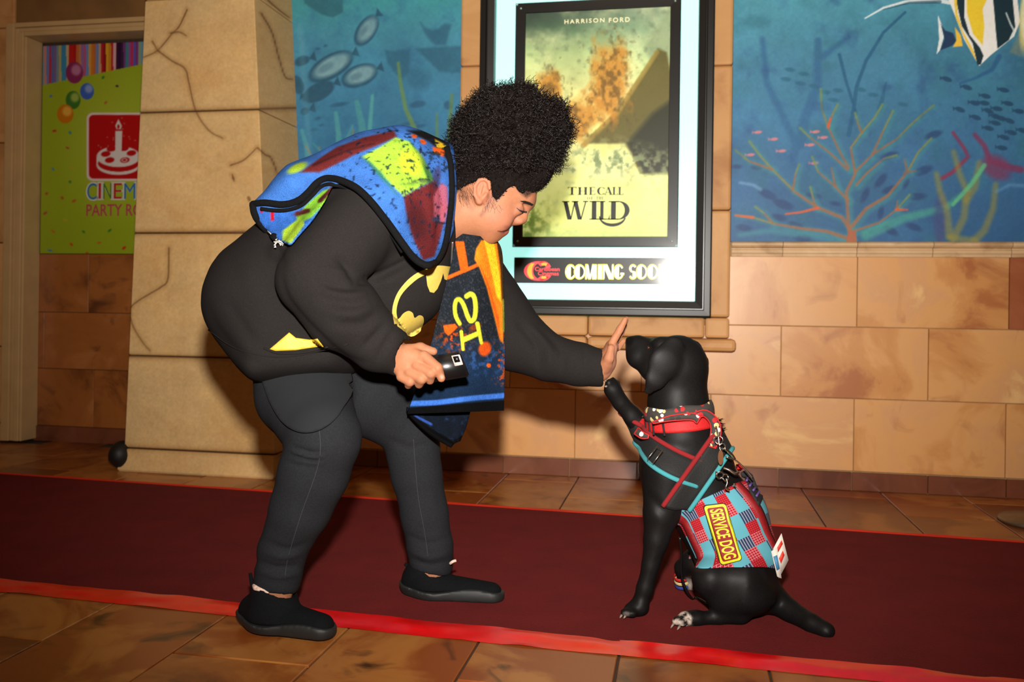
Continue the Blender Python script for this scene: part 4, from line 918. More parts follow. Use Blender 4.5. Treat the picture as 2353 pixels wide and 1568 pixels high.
for sgn in (-1, 1):                                               # ears
    e = HD+sgn*.079
    ellP(B, 1106, 442, e-sgn*.004, 18, 30, .010, .008, -12); ellP(B, 1110, 438, e+sgn*.010, 10.5, 17, .010, .004, -12, 's')
    hp = [(1101, 464), (1091, 448), (1091, 428), (1101, 414), (1114, 411), (1124, 420), (1125, 434)]
    for a, b in zip(hp[:-1], hp[1:]): capP(B, (*a, e+sgn*.006, 4.2), (*b, e+sgn*.006, 4.2), .004)
    ellP(B, 1101, 463, e+sgn*.003, 8, 8, .008, .006); capP(B, (1117, 446, e+sgn*.004, 3.6), (1109, 456, e+sgn*.004, 3.4), .004); capP(B, (1108, 424, e+sgn*.004, 2.8), (1103, 446, e+sgn*.004, 2.8), .004)
# right hand (near) gripping a phone
capP(B, (908, 820, 2.085, 27), (935, 828, 2.065, 28), .015, .9); capP(B, (935, 818, 2.06, 24), (968, 826, 2.050, 19), .012, .9); capP(B, (930, 838, 2.06, 22), (946, 856, 2.050, 16), .012, .9); capP(B, (918, 842, 2.065, 20), (926, 864, 2.055, 13), .012)
for f_ in ([(974, 819, 2.044, 13.5), (1006, 846, 2.030, 11.5), (1014, 870, 2.042, 9.5)], [(958, 842, 2.042, 13.5), (990, 858, 2.028, 12), (988, 875, 2.046, 10)], [(941, 857, 2.044, 13), (969, 871, 2.032, 12), (963, 884, 2.05, 10)], [(922, 866, 2.05, 12), (942, 878, 2.040, 10.5), (938, 886, 2.055, 9)]): chain(B, f_, .0035)
chain(B, [(938, 806, 2.062, 15), (966, 800, 2.072, 12), (996, 808, 2.074, 9.5)], .006)
# left hand (far) raised flat towards the dog
capP(B, (1372, 848, 2.365, 30), (1392, 832, 2.362, 24), .012, 1.2); capP(B, (1391, 834, 2.36, 20), (1406, 796, 2.355, 15), .010, 2.1)
for f_ in ([(1406, 790, 2.325, 9.2), (1424, 758, 2.319, 8.6), (1437, 735, 2.316, 6.6)], [(1407, 788, 2.347, 9.4), (1427, 754, 2.347, 8.6), (1440, 733, 2.348, 6.6)], [(1407, 792, 2.369, 9.2), (1426, 765, 2.375, 8.2), (1437, 746, 2.379, 6.4)], [(1405, 808, 2.39, 8.4), (1421, 798, 2.405, 7.4), (1433, 784, 2.413, 6.0)]): chain(B, f_, .0035)
chain(B, [(1388, 846, 2.335, 13), (1399, 824, 2.313, 10.5), (1404, 800, 2.308, 8.4)], .006)
bV, bF = B.mesh(); bV = smooth_verts(bV, bF, 1, .4); bx, by = lpx(bV)
Ps = Paint(bx, by, (166, 109, 78)); nb = vnormals(bV, bF)
Ps.shade(30, 71, .07); Ps.ell(1155, 500, 40, 26, 0, (182, 112, 90), 30, .5); Ps.ell(1110, 440, 22, 34, -12, (184, 112, 88), 8, .5)
Ps.ell(1166, 523, 9, 4, 15, (150, 86, 74), 4, .6); Ps.ell(1162, 536, 10, 5, 20, (172, 92, 82), 4, .75); Ps.stroke([(1178, 527), (1165, 530), (1152, 533), (1144, 531)], 1.9, 1.0, (64, 30, 26), 1.6, .9)
Ps.ell(1197, 482, 12, 6, 25, (120, 74, 58), 7, .6)
hl = [(1275, 436), (1248, 432), (1228, 440), (1210, 455), (1198, 446), (1182, 425), (1166, 432), (1152, 452), (1140, 462), (1131, 450), (1130, 414), (1108, 404), (1086, 418), (1064, 428), (1046, 446), (1020, 300), (1150, 160), (1320, 240), (1330, 420)]
Ps.poly(hl, (58, 38, 29), 8, .9); Ps.stroke([(1128, 455), (1118, 480), (1105, 495)], 6, 3, (90, 58, 44), 9, .5); Ps.stroke([(1062, 425), (1066, 450), (1085, 480)], 9, 3, (100, 66, 48), 14, .45)
Ps.mix(np.clip((1.2-np.abs(bx-1400)/60), 0, 1)*np.clip(nb[:, 0]*2-.6, 0, 1)*.6, (206, 146, 122))          # paler palm
for (nx_, ny_) in ((1016, 866),): Ps.ell(nx_, ny_, 5, 5, 20, (210, 165, 145), 2, .8)
body = obj_from('body', bV, bF, M_skin, person, colors=Ps.lin(.86))
for c in (body,): c.location = -Vector(person.location)
def wear(o):
    if o is not None: o.parent = person; o.location = -Vector(person.location)
    return o
bodyB = bvh_of(bV, bF)
# eyelashes, eyebrow
M_lash = mat_plain('dark_brow_hair', (20, 13, 11), .7)
wear(decal(bodyB, [(1187, 477), (1193, 481.5), (1201, 484.5), (1211, 485.5), (1210, 490), (1201, 489), (1193, 485), (1187.5, 479.5)], .0007, M_lash, 'eyelashes', None, 2.))
wear(decal(bodyB, [(1194, 461.5), (1206, 461), (1217, 464.5), (1226, 470), (1222, 473), (1210, 468), (1199, 464)], .0008, M_lash, 'eyebrow', None, 2.))
A = Acc()                                                          # wispy hair at the temple and nape
for k in range(70):
    if k % 3: x0, y0, dx, dy = RNG.uniform(1052, 1082), RNG.uniform(430, 452), RNG.uniform(-2, 14), RNG.uniform(8, 30)
    else: x0, y0, dx, dy = RNG.uniform(1110, 1148), RNG.uniform(456, 474), RNG.uniform(-14, 10), RNG.uniform(6, 24)
    q_ = surf_path(bodyB, [(x0, y0), (x0+dx*.3+RNG.uniform(-4, 4), y0+dy*.5), (x0+dx, y0+dy)], .0006, 7); V, F_ = tube(q_, .0003, 3); A.add(V, F_)
o = wear(A.build('baby_hair', mat_plain('fine_brown_hair', (60, 38, 28), .8))); o['kind'] = 'stuff'

# ---- sweatshirt
Hd = Field(*bounds(440, 1415, 280, 905, 1.92, 2.60), .0062)
capP(Hd, (624, 688, 2.28, 152), (890, 484, 2.28, 160), .05, 1.12); capP(Hd, (648, 776, 2.27, 106), (770, 762, 2.27, 98), .05, 1.66)
capP(Hd, (765, 735, 2.28, 105), (905, 655, 2.28, 112), .06, 1.1); capP(Hd, (890, 500, 2.28, 140), (968, 520, 2.28, 88), .05, 1.15); capP(Hd, (905, 655, 2.28, 100), (955, 640, 2.28, 76), .05, 1.1)
ellP(Hd, 1010, 470, 2.28, 42, 90, .105, .03, -10); capP(Hd, (632, 800, 2.27, 68), (785, 782, 2.27, 64), .03, 2.35); capP(Hd, (630, 836, 2.265, 36), (780, 822, 2.265, 34), .03, 4.4)
chain(Hd, ARM_N, .022); chain(Hd, ARM_F, .03)
ellP(Hd, 660, 575, 2.10, 30, 26, .03, .03)
for (x, y, d) in ((945, 830, 2.085), (1402, 850, 2.365)): ellP(Hd, x, y, d, 34 if x < 1000 else 26, 60 if x < 1000 else 48, .07, .004, 35 if x < 1000 else 8, 's')
ellP(Hd, 1090, 470, 2.28, 68, 110, .085, .01, -5, 's')
hV, hF = Hd.mesh(); hV = smooth_verts(hV, hF, 2, .5)
hcr = [([(955, 592), (900, 620), (860, 640), (818, 648)], 9, -.016), ([(948, 612), (905, 640), (870, 655)], 16, .006), ([(640, 620), (660, 690), (720, 760), (790, 820), (850, 838)], 9, -.006),
       ([(815, 645), (800, 620), (785, 600), (765, 590)], 9, -.010), ([(830, 660), (780, 660), (730, 645)], 10, -.008), ([(845, 690), (800, 700), (740, 690)], 12, -.007), ([(868, 720), (830, 745), (770, 745)], 12, -.007), ([(885, 745), (860, 775), (835, 800)], 10, -.008), ([(905, 760), (880, 800), (865, 835)], 9, -.006),
       ([(845, 675), (800, 682), (745, 668)], 10, .006), ([(858, 705), (810, 722), (755, 718)], 10, .006), ([(805, 625), (780, 625), (740, 615)], 9, .005), ([(470, 690), (500, 760), (560, 820), (620, 845)], 12, -.004), ([(520, 690), (580, 780), (630, 802)], 14, -.005), ([(610, 520), (640, 580), (650, 620)], 12, -.006), ([(560, 600), (600, 700), (640, 760)], 26, .006),
       ([(1000, 545), (960, 590), (930, 600)], 9, -.005), ([(900, 640), (940, 650), (1000, 640)], 18, .004), ([(1190, 740), (1230, 790), (1240, 850)], 9, -.007), ([(1215, 745), (1260, 800), (1262, 860)], 9, .006), ([(1250, 760), (1290, 810), (1290, 868)], 8, -.005), ([(1340, 795), (1346, 840), (1352, 885)], 4, -.004)]
hV = cloth(hV, hF, hcr, .0035, 11., 5)
hood = wear(obj_from('sweatshirt', hV, hF, M_hood)); hood['label'] = 'charcoal black zip sweatshirt with yellow bat emblem'
hoodB = bvh_of(hV, hF)
def hsub(o):
    if o is not None: o.parent = hood; o.location = (0, 0, 0)
    return o
# emblem: yellow oval outline and the yellow field left around a dark winged shape
ring_o = spline([(905, 746), (901, 722), (904, 696), (916, 668), (938, 642), (965, 624), (1003, 611), (1034, 613)], 26).tolist(); ring_i = spline([(918, 744), (911, 722), (913, 699), (923, 676), (943, 654), (968, 636), (1003, 624), (1031, 626)], 26).tolist()
for pts in (ring_o+ring_i[::-1], [(976, 622), (1012, 614), (1018, 626), (1012, 646), (1004, 664), (996, 673), (987, 671), (981, 656), (979, 638)], [(1012, 614), (1035, 613), (1034, 628), (1028, 645), (1020, 642), (1017, 626)],
            spline([(908, 736), (918, 730), (926, 720), (938, 714), (948, 719), (952, 730), (962, 724), (971, 727), (973, 738), (968, 754), (964, 764), (944, 774), (922, 758), (908, 748)], 40).tolist()[:-1], [(980, 748), (990, 738), (990, 752), (976, 757)]):
    hsub(decal(hoodB, [tuple(p) for p in pts], .0016, M_yele, 'emblem', None, 4.))
# pocket with yellow lining, hem seam, drawstring zip
hsub(decal(hoodB, [(620, 803), (642, 784), (665, 765), (680, 777), (712, 781), (731, 777), (745, 795), (712, 800), (680, 805), (633, 807)], .003, M_yelp, 'pocket_lining', None, 4., .002))
for nm, pts, r_ in (('hem_seam', [(480, 758), (540, 800), (620, 820), (700, 815), (800, 790)], .0016), ('pocket_edge', [(606, 800), (640, 812), (700, 810), (752, 797)], .003), ('zip', [(1039, 556), (1037, 590), (1036, 612)], .0028)):
    V, F_ = tube(surf_path(hoodB, pts, .0012, 30), r_, 6); hsub(mk(nm, V, F_, M_hood if nm != 'zip' else mat_plain('zip_metal', (150, 150, 150), .35, metal=.8), smooth=True))
# drawstring tuft
A = Acc(); V, F_ = tube([W(615, 531, 2.085), W(625, 540, 2.075), W(634, 548, 2.068)], .0016, 6); A.add(V, F_)
for k in range(16):
    a = W(636, 551, 2.066); e = W(640+RNG.uniform(-12, 13), 558+RNG.uniform(-9, 12), 2.058+RNG.uniform(-.012, .01)); V, F_ = tube(spline([a, (a+e)/2+RNG.normal(0, .003, 3), e], 5), .0014, 4); A.add(V, F_)
hsub(A.build('drawstring', mat_plain('pale_grey_cord', (176, 172, 168), .8)))
# wristband
th = np.linspace(0, 2*np.pi, 40, endpoint=False); c0 = Lp(913, 826, 2.081); ax_ = Lp(936, 828, 2.066)-c0; ax_ /= np.linalg.norm(ax_); e1 = np.cross(ax_, [0, 0, 1]); e1 /= np.linalg.norm(e1); e2 = np.cross(ax_, e1)
V = np.concatenate([L2W(c0+ax_*o+r_*(np.cos(th)[:, None]*e1+np.sin(th)[:, None]*e2)) for o, r_ in ((-.010, .0315), (.006, .0305), (.006, .0290), (-.010, .030))]); F_ = []
for k in range(4):
    for i in range(40): F_.append([k*40+i, k*40+(i+1) % 40, ((k+1) % 4)*40+(i+1) % 40, ((k+1) % 4)*40+i])
wear(mk('wristband', V, F_, mat_plain('turquoise_band', (60, 176, 176), .5), smooth=True))

# ---- jeans
Jn = Field(*bounds(500, 1080, 740, 1365, 1.92, 2.60), .0062)
capP(Jn, (670, 778, 2.28, 86), (750, 778, 2.28, 86), .05, 1.2); chain(Jn, LEG_N, .04, .88); chain(Jn, LEG_F, .04, .9)
ellP(Jn, 632, 1392, 2.155, 70, 46, .09, .004, -10, 's'); ellP(Jn, 975, 1346, 2.40, 76, 44, .09, .004, -6, 's')
jV, jF = Jn.mesh(); jV = smooth_verts(jV, jF, 2, .5)
jcr = [([(668, 1028), (720, 1042), (742, 1040)], 5, -.006), ([(662, 1044), (715, 1058), (740, 1058)], 5, -.006), ([(655, 1060), (700, 1074), (735, 1074)], 5, -.004), ([(668, 1036), (715, 1050), (742, 1049)], 5, .005), ([(590, 1290), (640, 1305), (690, 1300)], 7, -.006), ([(588, 1310), (640, 1325), (690, 1318)], 6, .005), ([(600, 1268), (650, 1280), (695, 1272)], 7, .005), ([(610, 1245), (660, 1262), (705, 1250)], 8, -.004),
       ([(935, 1230), (985, 1250), (1035, 1236)], 7, -.005), ([(938, 1262), (985, 1282), (1036, 1270)], 7, .006), ([(942, 1285), (990, 1300), (1036, 1290)], 5, -.005), ([(895, 1010), (940, 1030), (990, 1020)], 8, -.004), ([(640, 1110), (680, 1180), (660, 1260)], 30, .003)]
jV = cloth(jV, jF, jcr, .003, 12., 15); jeans = wear(obj_from('jeans', jV, jF, M_jean)); jeanB = bvh_of(jV, jF)
pk = wear(decal(jeanB, spline([(606, 860), (618, 900), (634, 935), (653, 965), (676, 987), (705, 996), (736, 990), (766, 970), (786, 940), (800, 905), (796, 850)], 40).tolist()+[(760, 840), (700, 846), (640, 850)], .012, M_navy, 'pocket_bag', None, 6., .009)); pk['label'] = 'dark navy pocket bag hanging below the hem'
for pts in ([(722, 930), (735, 1000), (735, 1050), (722, 1100), (700, 1160), (680, 1220), (660, 1290), (655, 1330)], [(950, 1010), (955, 1080), (962, 1150), (975, 1220), (985, 1290)]):
    V, F_ = tube(surf_path(jeanB, pts, .0002, 50), .0010, 5); o = mk('side_seam', V, F_, mat_plain('seam_thread', (46, 46, 48), .9) if 'seam_thread' not in MATS else MATS['seam_thread'], smooth=True); o.parent = jeans

# ---- shoes and the bit of sock
def shoe(cs, tab, name):
    "cs: pixel chain heel -> toe with depth and radius"
    (hx, hy, hd, hr), (mx, my, md, mr_), (tx, ty, td, tr), (ax2, ay2, ad, ar) = cs
    lo, hi = bounds(hx-80, tx+80, ay2-70, ty+70, min(hd, td)-.1, max(hd, td)+.1); Fd = Field(lo, hi, .0042); zw = Fd.zworld()
    chain(Fd, [(hx, hy, hd, hr), (mx, my, md, mr_), (tx, ty, td, tr)], .03, 1.0); capP(Fd, (ax2-12, ay2, ad, ar), ((mx+hx)/2, my-12, md, mr_), .03, 1.0)
    top = Fd.D.copy()
    ellP(Fd, ax2+2, ay2-ar*.62, ad, ar*.92, ar*.7, .05, .004, -12, 's')
    up = np.maximum(Fd.D, .030-zw); so = np.maximum(np.maximum(top-.0055, zw-(.034+.006*np.sin((Fd.full()[0]-lo[0])*30))), .0066-zw)
    root = wear(mk(name, *[(lambda q: (L2W(smooth_verts(q[0], q[1], 1, .5)), q[1]))(Fd.mesh(up))][0], M_shoe, smooth=True))
    q = Fd.mesh(so); s_ = mk('sole', L2W(smooth_verts(q[0], q[1], 1, .5)), q[1], M_sole, root, True)
    V, F_ = tube(spline([W(*tab[0]), W(*tab[1]), W(*tab[2])], 10), np.linspace(.007, .0045, 10), 8); mk('pull_tab', V, F_, M_shoe, root, True)
    sb = bvh_of(*Fd.mesh(up)); A = Acc()
    return root
s1 = shoe([(584, 1402, 2.172, 36), (642, 1424, 2.135, 43), (738, 1442, 2.088, 31), (640, 1375, 2.15, 54)], [(590, 1370, 2.16), (580, 1345, 2.165), (575, 1318, 2.166)], 'shoe')
s2 = shoe([(958, 1340, 2.412, 33), (1015, 1355, 2.39, 36), (1128, 1366, 2.365, 27), (990, 1325, 2.40, 48)], [(950, 1318, 2.41), (940, 1305, 2.415), (930, 1296, 2.415)], 'shoe')
sv, sf = tube(spline([W(582, 1345, 2.135), W(600, 1358, 2.118), W(618, 1362, 2.112)], 10), np.array([.004, .007, .009, .010, .010, .010, .009, .008, .006, .003]), 8)
wear(mk('sock', sv, sf, mat_plain('pale_patterned_sock', (206, 176, 160), .9, noise=.35, nscale=120), smooth=True))
sv, sf = tube(spline([W(1034, 1296, 2.36), W(1041, 1291, 2.358), W(1048, 1289, 2.36)], 6), .004, 6); wear(mk('sock', sv, sf, MATS['pale_patterned_sock'], smooth=True))

# ---- hair: rounded afro with loose curls
Hr = Field(*bounds(1015, 1335, 165, 480, 2.08, 2.48), .0052)
ellP(Hr, 1170, 318, HD, 118, 122, .128, .02, 0); ellP(Hr, 1112, 345, HD, 72, 92, .105, .04, 0); ellP(Hr, 1248, 300, HD, 60, 68, .09, .04); ellP(Hr, 1222, 372, HD, 42, 62, .075, .03, 20); ellP(Hr, 1085, 395, HD, 46, 48, .085, .03); ellP(Hr, 1150, 400, HD, 60, 45, .088, .03); ellP(Hr, 1148, 392, HD, 112, 104, .089, .01, 35); capP(Hr, (1150, 436, HD, 77), (1147, 455, HD, 72), .01, .985); capP(Hr, (1080, 410, HD, 52), (1060, 440, HD, 48), .02, 1.1)
hi_ = np.nonzero(np.abs(Hr.D) < .04); u = Hr.ax[0][hi_[0]]; v = Hr.ax[1][hi_[1]]; w = Hr.ax[2][hi_[2]]; Hr.D[hi_] = np.maximum(Hr.D[hi_], (-.0015+Paint(PCX+FPX*u/w, PCY-FPX*v/w).sd(hl)*HD/FPX).astype(np.float32))
rV, rF = Hr.mesh(); nn = vnormals(rV, rF); q = fbm(rV[:, 0]*75+rV[:, 2]*51, rV[:, 1]*75+rV[:, 2]*47, 33, 3)-.5; thin = np.clip((430-lpx(rV)[1])/60, .12, 1); q2 = fbm(rV[:, 0]*24+rV[:, 2]*17, rV[:, 1]*24+rV[:, 2]*13, 35, 2)-.5; rV = (rV+nn*((q*.026+q2*.045-.004)*thin)[:, None]).astype(np.float32)
hair = wear(obj_from('hair', rV, rF, M_hair)); hair['label'] = 'black curly afro hair'
A = []; AF = []; cnt = 0; sel = RNG.choice(len(rV), 9500); npt = 13
rW = L2W(rV); nW = nn[:, 0:1]*cR+nn[:, 1:2]*cU+nn[:, 2:3]*cF
hxp, hyp = lpx(rV)
for i in sel:
    sh_ = 1. if hyp[i] < 390 else .35
    p0 = rW[i]-nW[i]*.004; n_ = nW[i]+RNG.normal(0, .55, 3); n_ /= np.linalg.norm(n_); e1 = np.cross(n_, RNG.normal(0, 1, 3)); e1 /= np.linalg.norm(e1); e2 = np.cross(n_, e1)
    L_ = RNG.uniform(.012, .034)*sh_; R_ = RNG.uniform(.0026, .0066)*sh_; tw = RNG.uniform(5, 10); t = np.linspace(0, 1, npt)
    P_ = p0+n_*(t*L_)[:, None]+R_*np.minimum(1, t*3)[:, None]*(np.cos(t*tw)[:, None]*e1+np.sin(t*tw)[:, None]*e2)
    w_ = .0012*(1-.5*t); o1 = e1; V = np.stack([P_+(w_[:, None]*e1), P_+w_[:, None]*(-.5*e1+.87*e2), P_+w_[:, None]*(-.5*e1-.87*e2)], 1).reshape(-1, 3)
    A.append(V); k = np.arange(npt-1)[:, None]*3; s_ = np.arange(3)[None]; AF.append((np.stack([k+s_, k+(s_+1) % 3, k+3+(s_+1) % 3, k+3+s_], -1).reshape(-1, 4))+cnt); cnt += len(V)
o = mk('curls', np.concatenate(A), np.concatenate(AF), M_hairc, hair, True); o['kind'] = 'stuff'

# ---- phone in the hand
M_ph = mat_plain('black_phone_case', (8, 8, 9), .35, spec=.6); M_phl = mat_plain('pale_camera_window', (206, 184, 176), .25, spec=.6)
def quad_slab(corners, d, th, name, mat, parent=None, bev=.003):
    P_ = [W(x, y, dd) for (x, y), dd in zip(corners, d)]; bm = bmesh.new(); a = [bm.verts.new(p) for p in P_]; n_ = np.cross(P_[1]-P_[0], P_[3]-P_[0]); n_ /= np.linalg.norm(n_)
    if np.dot(n_, cF) < 0: n_ = -n_
    b_ = [bm.verts.new(p+n_*th) for p in P_]; bm.faces.new(a); bm.faces.new(b_[::-1])
    for i in range(4): bm.faces.new([a[(i+1) % 4], a[i], b_[i], b_[(i+1) % 4]])
    bmesh.ops.recalc_face_normals(bm, faces=bm.faces[:]); bmesh.ops.bevel(bm, geom=bm.edges[:], offset=bev, segments=3, affect='EDGES')
    me = bm_mesh(name, bm, mat, True); o = bpy.data.objects.new(name, me); COL.objects.link(o); o.parent = parent; return o
phone = quad_slab([(948, 824), (1056, 809), (1078, 866), (968, 884)], [2.075, 2.055, 2.05, 2.07], .012, 'phone', M_ph, bev=.004); setp(phone, 'black phone held in the bent person\'s near hand', 'phone')
quad_slab([(1037, 818), (1056, 815), (1064, 838), (1045, 842)], [2.0545, 2.0535, 2.0525, 2.0535], .002, 'camera_window', M_phl, phone, .0006)
quad_slab([(1040, 820), (1053, 818), (1058, 832), (1045, 834)], [2.0535, 2.0525, 2.0520, 2.053], .002, 'camera_lens', M_ph, phone, .0006)

# ---- fleece throw over the shoulders, one end hanging at the front
towel = empty('fleece_throw', W(900, 600, 2.28)); setp(towel, 'colourful fleece throw with black edging draped over the bent person\'s shoulders', 'blanket')
V_fl = mat_vcol('printed_fleece', rough=.95, nscale=330, noise=.22, bump=.6, spec=.05)
M_bind = mat_plain('black_fleece_binding', (12, 12, 13), .95, noise=.2, nscale=200, bump=.3, spec=.1)
def tow(o): o.parent = towel; o.location = -Vector(towel.location); return o
def drape_paint(px, py):
    P = Paint(px, py, (66, 118, 200)); P.shade(30, 81, .14)
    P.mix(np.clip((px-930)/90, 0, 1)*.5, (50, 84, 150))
    P.poly([(690, 396), (740, 360), (774, 338), (835, 316), (905, 300), (912, 314), (866, 335), (820, 353), (780, 374), (735, 396)], (108, 40, 40), 5); P.stroke([(720, 380), (800, 345), (860, 330)], 3, 2, (50, 24, 24), 4, .6); P.ell(683, 386, 24, 9, -25, (170, 204, 60), 5)
    P.poly([(909, 316), (940, 325), (962, 350), (984, 385), (996, 415), (960, 432), (927, 451), (900, 425), (878, 400), (850, 372), (832, 360), (870, 340)], (166, 214, 66), 5); P.poly([(832, 360), (850, 372), (878, 400), (915, 452), (905, 440), (860, 392)], (50, 120, 60), 6, .8); P.poly([(940, 322), (975, 365), (998, 415), (985, 418), (962, 360)], (36, 84, 60), 6, .75)
    P.ell(945, 372, 26, 30, -30, (214, 220, 50), 14, .6)
    P.poly([(935, 300), (1000, 300), (1034, 335), (1030, 372), (1010, 345), (985, 325)], (24, 24, 26), 6); P.poly([(1000, 320), (1026, 334), (1030, 345), (1002, 338)], (236, 196, 40), 4); P.poly([(994, 338), (1024, 343), (1018, 360), (996, 352)], (236, 92, 20), 4); P.ell(952, 313, 7, 4, 10, (230, 90, 20), 2); P.ell(972, 326, 8, 5, 30, (230, 90, 20), 2)
    P.poly([(927, 452), (960, 434), (1000, 415), (1012, 440), (1026, 480), (1012, 545), (998, 590), (972, 598), (950, 550), (936, 500)], (104, 38, 40), 4); P.ell(960, 510, 22, 44, -15, (52, 22, 26), 18, .55)
    P.poly([(996, 452), (1014, 420), (1028, 430), (1030, 480), (1022, 512), (998, 508)], (176, 88, 108), 5, .9); P.ell(1003, 410, 9, 26, 10, (60, 36, 60), 6, .6); P.ell(1002, 505, 10, 6, 0, (40, 60, 90), 3, .8)
    n = fbm(px/7, py/7, 83); P.mix(np.clip((n-.66)*14, 0, 1)*np.clip((px-760)/60, 0, 1)*.9, (24, 34, 54)); n = fbm(px/16, py/9, 87); P.mix(np.clip((n-.62)*12, 0, 1)*np.clip((px-900)/30, 0, 1)*np.clip((430-py)/20, 0, 1)*.8, (26, 40, 50))
    # under layer at the tail
    und = P.sd([(583, 478), (600, 480), (640, 486), (690, 478), (712, 462), (735, 436), (762, 425), (770, 470), (720, 530), (668, 566), (620, 550), (590, 510)]); a = np.clip(.5-und/3, 0, 1); Q = Paint(px, py, (56, 108, 196)); Q.shade(14, 85, .14)
    Q.poly([(680, 500), (705, 470), (740, 440), (765, 430), (755, 460), (715, 500), (690, 512)], (140, 204, 60), 4); Q.poly([(650, 530), (690, 500), (700, 515), (668, 560), (648, 552)], (176, 214, 60), 4); Q.stroke([(682, 492), (708, 484)], 6, 5, (84, 36, 30), 3); Q.stroke([(625, 478), (626, 505)], 4, 4, (190, 24, 40), 2); Q.stroke([(598, 474), (601, 486)], 4, 4, (190, 24, 40), 2); Q.stroke([(735, 462), (765, 432)], 5, 5, (84, 36, 34), 3); Q.shade(6, 88, .1)
    P.c = P.c*(1-a[:, None])+Q.c*a[:, None]; return P
out_poly = [(560, 440), (640, 370), (780, 285), (900, 255), (1015, 262), (1044, 300), (1050, 440), (1042, 530), (1020, 590), (990, 610), (965, 600), (930, 562), (880, 500), (832, 444), (792, 420), (766, 424), (748, 462), (716, 510), (668, 566), (640, 552), (606, 522), (586, 496), (574, 476)]
Dd = Field(*bounds(540, 1065, 250, 640, 1.95, 2.62), .0052)
capP(Dd, (624, 688, 2.28, 152), (890, 484, 2.28, 164), .05, 1.12); capP(Dd, (890, 500, 2.28, 146), (968, 520, 2.28, 92), .05, 1.15); chain(Dd, ARM_N[:2], .022); chain(Dd, ARM_F[:2], .03); ellP(Dd, 1000, 450, 2.28, 46, 110, .12, .04, -8); ellP(Dd, 660, 575, 2.10, 30, 26, .03, .03)
capP(Dd, (600, 505, 2.20, 18), (700, 440, 2.2, 40), .03, 2.2); capP(Dd, (720, 445, 2.28, 55), (930, 380, 2.28, 62), .04, 2.)
sh = np.abs(Dd.D-.013)-.006; bidx = np.nonzero(np.abs(sh) < .03); u = Dd.ax[0][bidx[0]]; v = Dd.ax[1][bidx[1]]; w = Dd.ax[2][bidx[2]]
px_ = PCX+FPX*u/w; py_ = PCY-FPX*v/w; sdp = Paint(px_, py_).sd(out_poly)*2.2/FPX; sh[bidx] = np.maximum(sh[bidx], sdp)
# opening for the neck
dV, dF = Dd.mesh(sh); dV = smooth_verts(dV, dF, 1, .5); dV = cloth(dV, dF, [([(700, 400), (800, 350), (900, 330)], 14, .006), ([(780, 380), (860, 430), (930, 520)], 16, -.004), ([(940, 350), (980, 430), (985, 560)], 14, .006), ([(1010, 400), (1015, 480), (1000, 570)], 8, -.005)], .003, 14, 21)
dx_, dy_ = lpx(dV); drape = tow(obj_from('shoulder_drape', dV, dF, V_fl, colors=drape_paint(dx_, dy_).lin(.62))); drB = bvh_of(dV, dF)
for pts, r_, n_ in (([(582, 470), (612, 466), (650, 470), (684, 462), (708, 443), (730, 420), (756, 410), (792, 418), (832, 442), (880, 497), (925, 560), (952, 594), (980, 610), (1004, 598), (1022, 560), (1032, 500), (1037, 440), (1034, 380), (1026, 342)], .0085, 120), ([(582, 470), (587, 494), (606, 522), (640, 550), (664, 566)], .009, 40), ([(600, 480), (650, 484), (690, 474), (716, 452), (738, 430), (762, 424), (800, 434), (840, 464), (885, 520), (925, 580)], .005, 80)):
    V, F_ = tube(surf_path(drB, pts, .001, n_), r_, 8); tow(mk('edge_binding', V, F_, M_bind, smooth=True))
